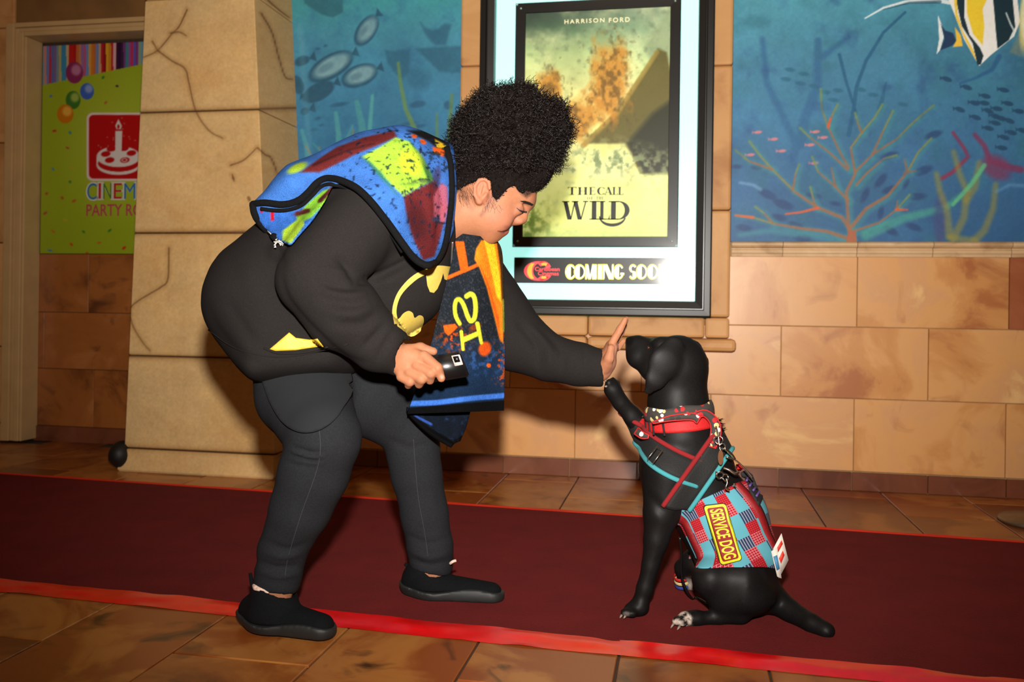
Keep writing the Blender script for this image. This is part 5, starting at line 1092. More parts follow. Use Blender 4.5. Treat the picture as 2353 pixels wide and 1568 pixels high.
def panel_paint(px, py):
    P = Paint(px, py, (30, 34, 40)); n = fbm(px/3, py/3, 91); P.mix(np.clip((n-.55)*5, 0, 1)*.35, (92, 98, 108))
    bl = np.clip((py-770)/70, 0, 1); P.mix(bl*.85, (24, 46, 76)); n2 = fbm(px/9, py/9, 93); P.mix(bl*np.clip((n2-.52)*6, 0, 1)*np.clip((880-py)/60, 0, 1)*.8, (52, 96, 166)); P.mix(np.clip((py-850)/60, 0, 1)*.6, (18, 34, 56))
    og = (232, 92, 24)
    P.poly([(1046, 555), (1066, 555), (1074, 600), (1076, 616), (1068, 627), (1058, 622), (1052, 590)], og, 3); P.stroke([(1030, 638), (1048, 630), (1075, 619), (1104, 606)], 4, 4, og, 2.5)
    P.poly([(1094, 572), (1106, 552), (1142, 556), (1152, 620), (1157, 700), (1156, 790), (1148, 780), (1136, 730), (1118, 660), (1100, 612), (1090, 596)], (240, 130, 30), 4); P.poly([(1094, 590), (1104, 612), (1122, 665), (1140, 735), (1150, 785), (1146, 730), (1122, 650)], og, 4); P.poly([(1112, 552), (1136, 560), (1149, 640), (1151, 694), (1142, 684), (1130, 630), (1120, 585)], (244, 206, 44), 4); P.poly([(1142, 552), (1160, 552), (1160, 690), (1153, 690), (1150, 620)], (58, 40, 20), 4, .9); P.stroke([(1156, 690), (1158, 760)], 3, 3, (120, 140, 50), 2, .7)
    P.poly([(1018, 748), (1046, 745), (1052, 752), (1040, 764), (1030, 772), (1022, 764)], og, 2); n3 = fbm(px/6, py/6, 95); P.mix(np.clip((n3-.55)*9, 0, 1)*np.exp(-((px-1045)/36)**2-((py-778)/30)**2), (196, 72, 20)); P.ell(1114, 802, 14, 17, 20, (226, 84, 24), 5, .95); P.ell(1123, 840, 5, 5, 0, og, 2); P.mix(np.clip((n3-.56)*9, 0, 1)*np.exp(-((px-1150)/14)**2)*np.clip((py-760)/30, 0, 1)*np.clip((900-py)/30, 0, 1), (180, 70, 20)); P.ell(1092, 752, 14, 7, -20, (150, 60, 20), 4, .7)
    ye = (222, 222, 56)
    P.stroke(spline([(1072, 681), (1082, 676), (1090, 684), (1093, 708), (1090, 732), (1081, 738), (1074, 726), (1066, 703), (1057, 689), (1049, 690), (1045, 704), (1047, 726), (1056, 744)], 30).tolist(), 5.5, 4.5, ye, 2.5)
    P.stroke([(1060, 763), (1064, 803)], 4, 3.5, ye, 2); P.stroke([(1064, 782), (1100, 766)], 5.5, 5.5, ye, 2); P.stroke([(1097, 744), (1106, 788)], 5, 4, ye, 2)
    P.stroke([(940, 928), (1000, 926), (1080, 916), (1160, 909)], 6, 6, (60, 110, 200), 3); P.mix(np.clip((py-(936-(px-940)*.08))/3, 0, 1), (10, 10, 11)); P.shade(5, 97, .12); return P
def hang(Lc, Rc, ts, dfun, nu, nv, name, paint, th=.010):
    Ls = spline(Lc, nv); Rs = spline(Rc, nv); V = []
    for j in range(nv):
        for i in range(nu):
            s_ = i/(nu-1); p = Ls[j]*(1-s_)+Rs[j]*s_; V.append(Lp(p[0], p[1], dfun(s_, j/(nv-1))))
    V = np.array(V, np.float32); Fg = grid_faces(nu, nv); nrm = vnormals(V, Fg); nrm = np.where((nrm[:, 2] > 0)[:, None], -nrm, nrm); V2 = V-nrm*th; n = len(V); F2 = [list(map(int, f)) for f in Fg]+[[int(x)+n for x in f[::-1]] for f in Fg]
    e = list(range(nu))+[j*nu+nu-1 for j in range(1, nv)]+[(nv-1)*nu+i for i in range(nu-2, -1, -1)]+[j*nu for j in range(nv-2, 0, -1)]
    for a, b in zip(e, e[1:]+e[:1]): F2.append([b, a, a+n, b+n])
    x, y = lpx(V); c = paint(x, y).lin(.72); return tow(mk(name, L2W(np.concatenate([V, V2])), F2, V_fl, smooth=True, colors=np.concatenate([c, c])))
pf = lambda s_, t: 2.215+.075*s_+.012*math.sin(s_*7+1.)*(.3+t)-.035*math.sin(math.pi*s_)*(1-.4*t)+.02*(1-t)
hang([(1048, 535), (1042, 580), (1028, 640), (1008, 720), (988, 800), (960, 885), (936, 952)], [(1140, 548), (1154, 580), (1158, 660), (1160, 760), (1160, 855), (1158, 944)], 0, pf, 120, 210, 'front_panel', panel_paint)
def flap_paint(px, py):
    P = Paint(px, py, (16, 22, 32)); P.blotch(9, 99, .62, (40, 70, 120), .5, .1); P.stroke([(952, 956), (990, 975)], 3, 3, (50, 84, 170), 2, .9); P.stroke([(936, 956), (985, 992), (1040, 1024), (1062, 1012)], 9, 9, (10, 10, 11), 3); return P
hang([(938, 936), (942, 952), (985, 990), (1040, 1022)], [(1086, 925), (1080, 950), (1072, 980), (1058, 1014)], 0, lambda s_, t: 2.262+.035*s_+.01*math.sin(6*s_), 60, 60, 'under_flap', flap_paint)
# ================================================================== DOG
dog = empty('dog', W(1600, 1425, 2.3)*np.array([1, 1, 0])); setp(dog, 'black short-haired dog sitting upright in a patchwork vest, one paw raised', 'dog')
V_dog = mat_vcol('short_black_coat', rough=.5, nscale=420, noise=.3, bump=.05, spec=.14)
def dsub(o, parent=None):
    if o is not None:
        if parent is None: o.parent = dog; o.location = -Vector(dog.location)
        else: o.parent = parent; o.location = (0, 0, 0)
    return o
D_ = Field(*bounds(1372, 1935, 750, 1482, 2.05, 2.58), .0046)
chain(D_, [(1556, 1072, 2.35, 88), (1600, 1120, 2.345, 92), (1658, 1195, 2.335, 98), (1692, 1285, 2.315, 90), (1700, 1345, 2.31, 78)], .05, .92)
chain(D_, [(1560, 860, 2.35, 62), (1558, 925, 2.35, 68), (1566, 1000, 2.35, 82), (1600, 1075, 2.35, 86)], .04, .92)
# head turned up and away: skull, muzzle, jaw, brow, ears
ellP(D_, 1557, 836, 2.345, 66, 66, .070, .03); capP(D_, (1518, 823, 2.352, 38), (1466, 799, 2.385, 29), .02, .95); capP(D_, (1520, 836, 2.355, 34), (1472, 826, 2.38, 23), .02, .9)
ellP(D_, 1462, 822, 2.375, 22, 22, .030, .015); ellP(D_, 1518, 792, 2.325, 20, 18, .022, .02); ellP(D_, 1518, 792, 2.385, 20, 18, .022, .02); ellP(D_, 1448, 785, 2.392, 11, 13, .016, .008)
ellP(D_, 1494, 800, 2.318, 8, 6, .010, .006, 0, 's'); ellP(D_, 1500, 850, 2.35, 30, 26, .04, .02)
chain(D_, [(1548, 796, 2.286, 26), (1528, 832, 2.276, 38), (1508, 870, 2.278, 27), (1489, 899, 2.286, 11)], .006, .30); chain(D_, [(1590, 806, 2.415, 26), (1606, 836, 2.420, 24), (1616, 862, 2.416, 12)], .012, .4)
# raised far foreleg
chain(D_, [(1520, 1040, 2.40, 52), (1482, 992, 2.405, 30), (1452, 955, 2.395, 21), (1426, 926, 2.385, 18.5), (1408, 896, 2.378, 21)], .018); ellP(D_, 1448, 964, 2.38, 9, 9, .010, .008)
for tx, ty, td in ((1399, 880, 2.362), (1408, 876, 2.374), (1417, 882, 2.388), (1398, 892, 2.366)): ellP(D_, tx, ty, td, 9.5, 10, .010, .006)
# near foreleg
chain(D_, [(1536, 1100, 2.29, 64), (1520, 1178, 2.272, 42), (1508, 1240, 2.265, 29), (1495, 1300, 2.262, 20), (1482, 1352, 2.262, 19), (1470, 1388, 2.262, 18)], .03, .95); ellP(D_, 1497, 1336, 2.275, 8, 10, .010, .008)
capP(D_, (1470, 1395, 2.262, 21), (1450, 1403, 2.258, 17), .012, 1.2)
for tx, ty, td in ((1437, 1408, 2.240), (1441, 1410, 2.262), (1446, 1408, 2.284), (1452, 1411, 2.232)): ellP(D_, tx, ty, td, 13, 10, .011, .005)
# near hind leg, haunch
ellP(D_, 1704, 1356, 2.28, 78, 52, .112, .03, 5); capP(D_, (1690, 1335, 2.235, 66), (1634, 1328, 2.225, 40), .03); chain(D_, [(1634, 1334, 2.222, 38), (1662, 1382, 2.218, 32), (1700, 1408, 2.215, 23)], .025); chain(D_, [(1702, 1416, 2.213, 18), (1650, 1420, 2.211, 16), (1600, 1422, 2.208, 16)], .015)
capP(D_, (1600, 1421, 2.208, 17), (1574, 1423, 2.205, 17), .01, 1.3)
for tx, ty, td in ((1556, 1428, 2.185), (1557, 1427, 2.205), (1562, 1426, 2.225), (1568, 1430, 2.172)): ellP(D_, tx, ty, td, 13, 11, .011, .005)
# far hind leg
chain(D_, [(1660, 1310, 2.38, 58), (1596, 1294, 2.435, 32), (1572, 1306, 2.455, 22), (1572, 1330, 2.468, 16), (1582, 1344, 2.472, 14)], .025)
for tx, ty, td in ((1590, 1350, 2.455), (1588, 1350, 2.475), (1580, 1350, 2.492)): ellP(D_, tx, ty, td, 10, 9, .010, .006)
# tail
chain(D_, [(1758, 1362, 2.30, 36), (1815, 1404, 2.235, 25), (1865, 1433, 2.175, 22), (1898, 1450, 2.145, 21)], .025)
gV, gF = D_.mesh(); gV = smooth_verts(gV, gF, 5, .5); gx, gy = lpx(gV)
n_g = vnormals(gV, gF)
gV = cloth(gV, gF, [([(1590, 1290), (1600, 1330), (1620, 1370)], 9, .002), ([(1480, 1130), (1540, 1190), (1560, 1180)], 12, -.004)], .0006, 22, 41)
Pd = Paint(gx, gy, (17, 16, 16)); Pd.shade(20, 101, .1)
hp_ = (gV[:, 2] < 2.30); Pd.mix(np.clip(.5-Paint(gx, gy).sd([(1540, 1402), (1572, 1400), (1590, 1418), (1588, 1446), (1545, 1448)])/6, 0, 1)*hp_*np.clip((fbm(gx/9, gy/9, 103)-.36)*5, 0, 1), (190, 174, 162))
Pd.mix(np.clip(.5-Paint(gx, gy).sd([(1576, 1328), (1600, 1326), (1606, 1364), (1578, 1362)])/6, 0, 1)*(gV[:, 2] > 2.42)*.8, (150, 136, 126)); Pd.ell(1439, 1412, 8, 6, 0, (110, 100, 96), 4, .8); Pd.ell(1608, 1296, 22, 16, 0, (60, 44, 38), 14, .6)
Pd.ell(1446, 782, 10, 12, 0, (10, 10, 10), 3, .9)
dbody = dsub(obj_from('body', gV, gF, V_dog, colors=Pd.lin(1.))); dogB = bvh_of(gV, gF)
M_claw = mat_plain('grey_claw', (130, 116, 106), .4)
for a, b in (((1548, 1434, 2.176), (1541, 1444, 2.170)), ((1549, 1434, 2.198), (1542, 1443, 2.194)), ((1562, 1440, 2.166), (1556, 1448, 2.160)), ((1429, 1414, 2.236), (1424, 1421, 2.232)), ((1437, 1416, 2.226), (1433, 1422, 2.222)), ((1392, 876, 2.358), (1388, 872, 2.354)), ((1394, 888, 2.358), (1390, 889, 2.352)), ((1592, 1354, 2.452), (1596, 1360, 2.45))):
    V, F_ = tube([W(*a), (W(*a)+W(*b))/2, W(*b)], [.0034, .0028, .001], 6); dsub(mk('claw', V, F_, M_claw, smooth=True))
M_eye = mat_plain('dark_brown_eye', (46, 26, 14), .08, spec=.8)
bm = bmesh.new(); bmesh.ops.create_uvsphere(bm, u_segments=16, v_segments=10, radius=.0055); me = bm_mesh('eye', bm, M_eye, True); o = bpy.data.objects.new('eye', me); COL.objects.link(o); h_ = shoot(dogB, 1491, 800); o.parent = dog; o.location = Vector(h_[0])+Vector(cF)*.004-Vector(dog.location)

bm = bmesh.new(); bmesh.ops.create_uvsphere(bm, u_segments=20, v_segments=12, radius=1.)
for v_ in bm.verts: v_.co = Vector(L2W(Lp(1448, 784, 2.392)+np.array([v_.co.x*.0125, v_.co.y*.0135, v_.co.z*.0165])*(1.)))
dsub(bpy.data.objects.new('nose', bm_mesh('nose', bm, mat_plain('wet_black_nose', (9, 9, 9), .3, spec=.5, noise=.2, nscale=300, bump=.2), True))); COL.objects.link(bpy.data.objects['nose'])

def ring_band(C, e1, e2, hw, off, th, n=72, rows=5, phi=(0, 360), bvh=dogB, wob=None, bow=0.):
    "a strap lying round the body: rays from the inside; C local, e1/e2 local in-plane unit vectors; returns verts, faces, edge paths, uv"
    C = np.asarray(C, float); e1 = np.asarray(e1, float)/np.linalg.norm(e1); e2 = np.asarray(e2, float); e2 = e2-e1*np.dot(e1, e2); e2 /= np.linalg.norm(e2); nr = np.cross(e1, e2)
    ph = np.radians(np.linspace(*phi, n)); G_ = np.zeros((rows, n, 3)); closed = abs(phi[1]-phi[0]) >= 359
    for j in range(rows):
        s_ = (j/(rows-1)*2-1)
        for i, a in enumerate(ph):
            dl = math.cos(a)*e1+math.sin(a)*e2; o_ = C+nr*s_*hw*(wob(a) if wob else 1.)
            ow = Vector(L2W(o_)); dw = Vector((L2W(o_+dl)-L2W(o_))).normalized(); h = bvh.ray_cast(ow, dw)
            q = np.array(h[0]) if h[0] is not None else np.array(ow+dw*.1)
            G_[j, i] = q+np.array(dw)*(off+bow*(1-s_*s_))
    for _ in range(3):
        if closed: G_[:, :-1] = G_[:, :-1]*.5+.25*(np.roll(G_[:, :-1], 1, 1)+np.roll(G_[:, :-1], -1, 1)); G_[:, -1] = G_[:, 0]
        else: G_[:, 1:-1] = G_[:, 1:-1]*.5+.25*(G_[:, 2:]+G_[:, :-2])
    cw = L2W(C); dv = G_-cw; dv /= np.linalg.norm(dv, axis=2)[..., None]; inner = G_-dv*th
    V = np.concatenate([G_.reshape(-1, 3), inner.reshape(-1, 3)]); m = rows*n; Fg = grid_faces(n, rows); F_ = [list(map(int, f)) for f in Fg]+[[int(x)+m for x in f[::-1]] for f in Fg]
    for i in range(n-1): F_.append([i+1, i, i+m, i+1+m]); b_ = (rows-1)*n; F_.append([b_+i, b_+i+1, b_+i+1+m, b_+i+m])
    if not closed:
        for j in range(rows-1): F_.append([j*n, (j+1)*n, (j+1)*n+m, j*n+m]); F_.append([(j+1)*n+n-1, j*n+n-1, j*n+n-1+m, (j+1)*n+n-1+m])
    uu = np.tile(np.linspace(0, 1, n), rows); vv = np.repeat(np.linspace(0, 1, rows), n); uv = np.stack([uu, vv], -1)
    return V, F_, G_[0], G_[-1], np.concatenate([uv, uv])
def im(dx, dy): v = np.array([dx, -dy, 0.]); return v/np.linalg.norm(v)
M_redweb = mat_plain('red_webbing', (176, 16, 18), .7, noise=.08, nscale=200, bump=.2); M_blkweb = mat_plain('black_webbing', (14, 14, 14), .8, noise=.2, nscale=250, bump=.3); M_redfl = mat_plain('red_fleece_piping', (124, 12, 18), .95, bump=.2, nscale=200); M_turq = mat_plain('turquoise_fleece_piping', (56, 138, 144), .95, bump=.2, nscale=200)
M_chrome = mat_plain('polished_metal', (205, 196, 184), .2, metal=1.); M_copper = mat_plain('copper_tag', (176, 120, 84), .3, metal=.9)
# collar and its slide buckle
V, F_, a_, b_, uv = ring_band(Lp(1560, 968, 2.35), im(1, -.10), -Lp(1560, 968, 2.35)/2.35+np.array([0, -.17, 0]), .0150, .0035, .003, n=90); collar = dsub(mk('collar', V, F_, M_redweb, smooth=True)); collar['label'] = 'bright red webbing collar'
colB = BVHTree.FromPolygons([v.co for v in collar.data.vertices], [list(p.vertices) for p in collar.data.polygons])
def on_surf(bvh, px, py, off):
    h = shoot(bvh, px, py); return np.array(h[0])-cF*off if h else W(px, py, 2.26)
for pts in ([(1500, 972), (1502, 998)], [(1523, 974), (1527, 1001)], [(1491, 968), (1493, 992)], [(1482, 964), (1485, 988)]):
    V, F_ = tube([on_surf(colB, pts[0][0]+(pts[1][0]-pts[0][0])*t, pts[0][1]+(pts[1][1]-pts[0][1])*t, .0018) for t in np.linspace(0, 1, 6)], .0030, 6); dsub(mk('buckle_bar', V, F_, M_blkweb, smooth=True), collar)
# patterned bandana
M_band, nt, p = newmat('spotted_bandana_cotton'); MATS['spotted_bandana_cotton'] = M_band; p.inputs['Roughness'].default_value = .85
tc = N(nt, 'ShaderNodeTexCoord'); vo = N(nt, 'ShaderNodeTexVoronoi'); vo.inputs['Scale'].default_value = 62; nt.links.new(tc.outputs['Object'], vo.inputs['Vector'])
r1 = N(nt, 'ShaderNodeValToRGB'); r1.color_ramp.interpolation = 'CONSTANT'; el = r1.color_ramp.elements; el[0].position = 0; el[0].color = (1, 1, 1, 1); el[1].position = .42; el[1].color = (0, 0, 0, 1); nt.links.new(vo.outputs['Distance'], r1.inputs[0])
r2 = N(nt, 'ShaderNodeValToRGB'); r2.color_ramp.interpolation = 'CONSTANT'; el = r2.color_ramp.elements; el[0].color = rgba((170, 24, 30)); el[1].position = .4; el[1].color = rgba((206, 178, 120)); el.new(.62).color = rgba((40, 38, 36)); el.new(.78).color = rgba((214, 210, 200))
sx_ = N(nt, 'ShaderNodeSeparateColor'); nt.links.new(vo.outputs['Color'], sx_.inputs[0]); nt.links.new(sx_.outputs[0], r2.inputs[0]); mx = N(nt, 'ShaderNodeMix', data_type='RGBA'); nt.links.new(r1.outputs[0], mx.inputs[0]); mx.inputs[6].default_value = rgba((52, 46, 42)); nt.links.new(r2.outputs[0], mx.inputs[7]); nt.links.new(mx.outputs[2], p.inputs['Base Color'])
V, F_, a_, b_, uv = ring_band(Lp(1560, 942, 2.35), im(1, -.12), -Lp(1560, 942, 2.35)/2.35+np.array([0, -.13, 0]), .0165, .006, .004, n=90, wob=lambda a: 1+.18*math.sin(5*a), bow=.004); band_o = dsub(mk('bandana', V, F_, M_band, smooth=True)); band_o['label'] = 'dark spotted bandana with red piping'
def ribbon(path, wpx, mat, name, parent, th=.003, edge=None):
    P_ = spline([W(*q) for q in path], 26); T = np.gradient(P_, axis=0); T /= np.linalg.norm(T, axis=1)[:, None]; S_ = np.cross(T, cF); S_ /= np.linalg.norm(S_, axis=1)[:, None]; w_ = np.interp(np.linspace(0, 1, 26), np.linspace(0, 1, len(wpx)), wpx)[:, None]*2.25/FPX
    V = np.concatenate([P_-S_*w_, P_+S_*w_, P_-S_*w_+cF*th, P_+S_*w_+cF*th]); F_ = []
    for i in range(25): F_ += [[i, i+1, 27+i, 26+i], [52+i, 78+i, 79+i, 53+i], [i, 52+i, 53+i, i+1], [26+i, 27+i, 79+i, 78+i]]
    F_ += [[0, 26, 78, 52], [25, 77, 103, 51]]; o = mk(name, V, F_, mat, parent, True)
    if edge:
        E_ = np.concatenate([P_-S_*w_, (P_+S_*w_)[::-1]]); vv, ff = tube(E_, .0017, 6, closed=True); mk('piping', vv, ff, edge, parent, True)
    return o
ribbon([(1592, 960, 2.258), (1618, 950, 2.262), (1640, 968, 2.268), (1645, 995, 2.27), (1636, 1028, 2.262)], [9, 7, 9, 11, 12, 9], M_band, 'tie_end', band_o, edge=M_redweb)
ribbon([(1500, 972, 2.262), (1540, 962, 2.252), (1590, 958, 2.255), (1606, 966, 2.255)], [2, 6, 8, 9], M_band, 'tie_end', band_o, edge=M_redweb)
ribbon([(1462, 990, 2.33), (1475, 1000, 2.31), (1490, 1004, 2.30)], [9, 8, 4], M_band, 'tie_end', band_o, edge=M_redweb)
# harness: two padded straps
def strap(C, e1, e2, hw, c1, c2, phi=(0, 360), off=.004):
    V, F_, a_, b_, uv = ring_band(C, e1, e2, hw, off, .004, n=96, phi=phi); o = dsub(mk('harness_strap', V, F_, M_blkweb, smooth=True)); cl = abs(phi[1]-phi[0]) >= 359
    for path, mt in ((a_, c1), (b_, c2)):
        V, F_ = tube(path[:-1] if cl else path, .0062, 8, closed=cl); dsub(mk('padded_edge', V, F_, mt, smooth=True), o)
    return o
strap(Lp(1563, 1048, 2.35), im(143, 62), -Lp(1563, 1048, 2.35)/2.6+.2*im(-62, 143), .0290, M_turq, M_redfl, off=.005, phi=(70, 300))
strap(Lp(1598, 1106, 2.345), im(-105, 150), -Lp(1598, 1106, 2.345), .0290, M_redfl, M_turq, off=.011, phi=(56, 318))
V, F_ = tube([W(*q) for q in ((1487, 1056, 2.222), (1510, 1026, 2.225), (1523, 1035, 2.218), (1500, 1066, 2.215))], .0012, 6, closed=True); dsub(mk('wire_slider', V, F_, M_chrome, smooth=True))
# patchwork vest
aL = im(60, 150); eL = im(143, -64); CF = Lp(1628, 1150, 2.335); nS, nP = 54, 150; pm = 2.32/FPX
tc_ = -CF/np.linalg.norm(CF); vV = np.zeros((nS, nP, 3)); vUV = np.zeros((nS, nP, 2)); phs = np.radians(np.linspace(150, -150, nP))
for j in range(nS):
    for i, a in enumerate(phs):
        c_ = math.cos(a); smax = (163+62*c_)*pm; s0 = -8*pm; s_ = s0+(smax-s0)*j/(nS-1); o_ = CF+aL*s_+eL*(14*pm)*(s_/(150*pm))-tc_*0; dl = c_*eL+math.sin(a)*tc_
        ow = Vector(L2W(o_)); dw = Vector(L2W(o_+dl)-L2W(o_)).normalized(); h = dogB.ray_cast(ow, dw); r_ = (h[0]-ow).length if h[0] is not None else .1
        vV[j, i] = np.array(ow+dw*(min(max(r_, .075), .118+.085*max(0., s_/(150*pm)))+.007)); vUV[j, i] = (a*.108/.0305, s_/.0305)
for _ in range(5):
    vV[1:-1] = vV[1:-1]*.5+.25*(vV[2:]+vV[:-2]); vV[:, 1:-1] = vV[:, 1:-1]*.5+.25*(vV[:, 2:]+vV[:, :-2])
M_vest, nt, p = newmat('patchwork_cotton'); MATS['patchwork_cotton'] = M_vest; p.inputs['Roughness'].default_value = .85; p.inputs['Specular IOR Level'].default_value = .2
def mth(op, a, b=None, c=None):
    n_ = N(nt, 'ShaderNodeMath', operation=op)
    for k, x in enumerate((a, b, c)):
        if x is None: continue
        if isinstance(x, (int, float)): n_.inputs[k].default_value = x
        else: nt.links.new(x, n_.inputs[k])
    return n_.outputs[0]
def mixc(fac, a, b):
    n_ = N(nt, 'ShaderNodeMix', data_type='RGBA'); nt.links.new(fac, n_.inputs[0])
    for k, x in ((6, a), (7, b)):
        if isinstance(x, tuple): n_.inputs[k].default_value = x
        else: nt.links.new(x, n_.inputs[k])
    return n_.outputs[2]
uvn = N(nt, 'ShaderNodeUVMap'); sp = N(nt, 'ShaderNodeSeparateXYZ'); nt.links.new(uvn.outputs[0], sp.inputs[0]); U_, V_ = sp.outputs[0], sp.outputs[1]
iu = mth('FLOOR', mth('ADD', U_, 50.)); iv = mth('FLOOR', mth('ADD', V_, 50.)); fu = mth('FRACT', mth('ADD', U_, 50.)); fv = mth('FRACT', mth('ADD', V_, 50.))
cls = mth('FLOORED_MODULO', mth('MULTIPLY_ADD', iv, 2., iu), 5.); cls2 = mth('FLOORED_MODULO', mth('MULTIPLY_ADD', iv, 3., iu), 2.)
stripe = mth('GREATER_THAN', mth('SINE', mth('MULTIPLY', fu, 6.283*5)), .45); navy = mixc(stripe, rgba((34, 44, 74)), rgba((132, 140, 152)))
dots = mth('MULTIPLY', mth('GREATER_THAN', mth('SINE', mth('MULTIPLY', fu, 6.283*6)), .7), mth('GREATER_THAN', mth('SINE', mth('MULTIPLY', fv, 6.283*6)), .7)); gridl = mth('MAXIMUM', mth('GREATER_THAN', mth('SINE', mth('MULTIPLY', fu, 6.283*5)), .85), mth('GREATER_THAN', mth('SINE', mth('MULTIPLY', fv, 6.283*5)), .85))
redA = mixc(dots, rgba((152, 16, 28)), rgba((190, 120, 120))); redB = mixc(gridl, rgba((154, 22, 36)), rgba((190, 126, 130))); red = mixc(cls2, redA, redB)
isred = mth('COMPARE', cls, 1., .1); isred2 = mth('COMPARE', cls, 4., .1); isnavy = mth('COMPARE', cls, 2., .1)
base = mixc(mth('MAXIMUM', isred, isred2), rgba((84, 150, 164)), red); base = mixc(isnavy, base, navy); nt.links.new(base, p.inputs['Base Color'])
dv = vV-L2W(CF+aL*70*pm); dv /= np.linalg.norm(dv, axis=2)[..., None]; inn = vV-dv*.004; m = nS*nP; Fg = grid_faces(nP, nS); F_ = [list(map(int, f)) for f in Fg]+[[int(x)+m for x in f[::-1]] for f in Fg]
for i in range(nP-1): F_.append([i+1, i, i+m, i+1+m]); b0 = (nS-1)*nP; F_.append([b0+i, b0+i+1, b0+i+1+m, b0+i+m])
for j in range(nS-1): F_.append([j*nP, (j+1)*nP, (j+1)*nP+m, j*nP+m]); F_.append([(j+1)*nP+nP-1, j*nP+nP-1, j*nP+nP-1+m, (j+1)*nP+nP-1+m])
vest = dsub(mk('vest', np.concatenate([vV.reshape(-1, 3), inn.reshape(-1, 3)]), F_, M_vest, smooth=True, uv=np.tile(vUV.reshape(-1, 2), (2, 1)))); vest['label'] = 'patchwork service vest in red, light blue and striped navy'
vestB = BVHTree.FromPolygons([Vector(v) for v in vV.reshape(-1, 3)], [list(map(int, f)) for f in Fg])
M_dred = mat_plain('dark_red_webbing', (122, 6, 12), .6, noise=.1, nscale=150, bump=.2)
def vest_col(i0, hw_, name):
    P_ = vV[:, i0]; A_, B2 = vV[:, max(0, i0-hw_)], vV[:, min(nP-1, i0+hw_)]; dn = dv[:, i0]*.0035; V = np.concatenate([A_+dn, P_+dn, B2+dn, A_-dn, B2-dn]); n = nS; F_ = []
    for j in range(n-1): F_ += [[j, j+1, n+j+1, n+j], [n+j, n+j+1, 2*n+j+1, 2*n+j], [j, 3*n+j, 3*n+j+1, j+1], [2*n+j+1, 4*n+j+1, 4*n+j, 2*n+j]]
    F_ += [[0, n, 2*n, 4*n, 3*n], [n-1, 4*n-1, 5*n-1, 3*n-1, 2*n-1]]; dsub(mk(name, V, F_, M_dred, smooth=True), vest)
for i0 in (6, 55, nP-56, nP-7): vest_col(i0, 3, 'webbing')
# name patch
PC = [(1616, 1163), (1666, 1157), (1704, 1286), (1656, 1298)]
def pmap(s_, t, off):
    a, b, c, d = [np.array(q, float) for q in PC]; q = (a*(1-s_)+b*s_)*(1-t)+(d*(1-s_)+c*s_)*t; h = shoot(vestB, q[0], q[1]); return np.array(h[0])-cF*off if h else W(q[0], q[1], 2.2)-cF*off
def rrect(x0, x1, y0, y1, r, n=6):
    out = []
    for cx, cy, a0 in ((x1-r[0], y1-r[1], 0), (x0+r[0], y1-r[1], 90), (x0+r[0], y0+r[1], 180), (x1-r[0], y0+r[1], 270)):
        out += [(cx+r[0]*math.cos(math.radians(a0+90*k/n)), cy+r[1]*math.sin(math.radians(a0+90*k/n))) for k in range(n+1)]
    return out
def patch_sheet(x0, x1, y0, y1, rad, off, mat, name, nx=10, ny=22):
    from mathutils.geometry import delaunay_2d_cdt
    B_ = rrect(x0, x1, y0, y1, rad); E = [(i, (i+1) % len(B_)) for i in range(len(B_))]; vv = [Vector(b) for b in B_]+[Vector((x0+(x1-x0)*(i+.5)/nx, y0+(y1-y0)*(j+.5)/ny)) for i in range(nx) for j in range(ny)]
    r = delaunay_2d_cdt(vv, E, [], 1, 1e-5); V = np.array([pmap(v[0], v[1], off) for v in r[0]]); V, F_ = extrude_flat(V, [list(f) for f in r[2]], cF*.0035); return dsub(mk(name, V, F_, mat), vest)
patch_sheet(-.03, 1.03, -.012, 1.012, (.16, .06), .0030, M_blkweb, 'name_patch')
patch_sheet(0, 1, 0, 1, (.15, .055), .0042, mat_plain('yellow_embroidery', (196, 196, 30), .6, bump=.2, nscale=300), 'patch_border')
patch_sheet(.11, .89, .042, .958, (.10, .04), .0052, mat_plain('red_patch_cloth', (128, 12, 18), .7), 'patch_field')
V2, Ft = text_polys('SERVICE DOG', 1., .022); mn, mx_ = V2.min(0), V2.max(0); q = (V2-mn)/(mx_-mn)
V3 = np.array([pmap(.20+.60*y_, .07+.86*x_, .0066) for x_, y_ in q]); V3, Ft = extrude_flat(V3, Ft, cF*.0016); dsub(mk('patch_lettering', V3, Ft, MATS['yellow_embroidery']), vest)
# purple label along the spine, card tag at the back, clips
M_purp = mat_plain('purple_thread', (92, 60, 130), .7)
lab = dsub(decal(dogB, [(1702, 1088), (1716, 1080), (1730, 1092), (1744, 1128), (1744, 1150), (1736, 1168), (1716, 1136)], .012, M_blkweb, 'spine_label', None, 5., .004))
for pts in ([(1707, 1112), (1722, 1096)], [(1714, 1124), (1730, 1106)], [(1722, 1134), (1737, 1116)], [(1729, 1146), (1741, 1130)]):
    V, F_ = tube(surf_path(dogB, [pts[0], ((pts[0][0]+pts[1][0])/2, (pts[0][1]+pts[1][1])/2), pts[1]], .0135, 8), .0030, 6); dsub(mk('label_stripe', V, F_, M_purp, smooth=True), lab)
dsub(decal(dogB, [(1684, 1070), (1700, 1066), (1708, 1078), (1694, 1086)], .012, M_redweb, 'red_tab', None, 4., .003))
M_card = mat_plain('white_card', (206, 196, 186), .7, noise=.05); M_crd = mat_plain('red_card_print', (206, 50, 36), .6); M_cbl = mat_plain('blue_card_print', (60, 120, 160), .6)
tag_o = dsub(quad_slab([(1777, 1262), (1796, 1226), (1812, 1288), (1790, 1330)], [2.232, 2.238, 2.236, 2.224], .002, 'info_tag', M_card, None, .0006))
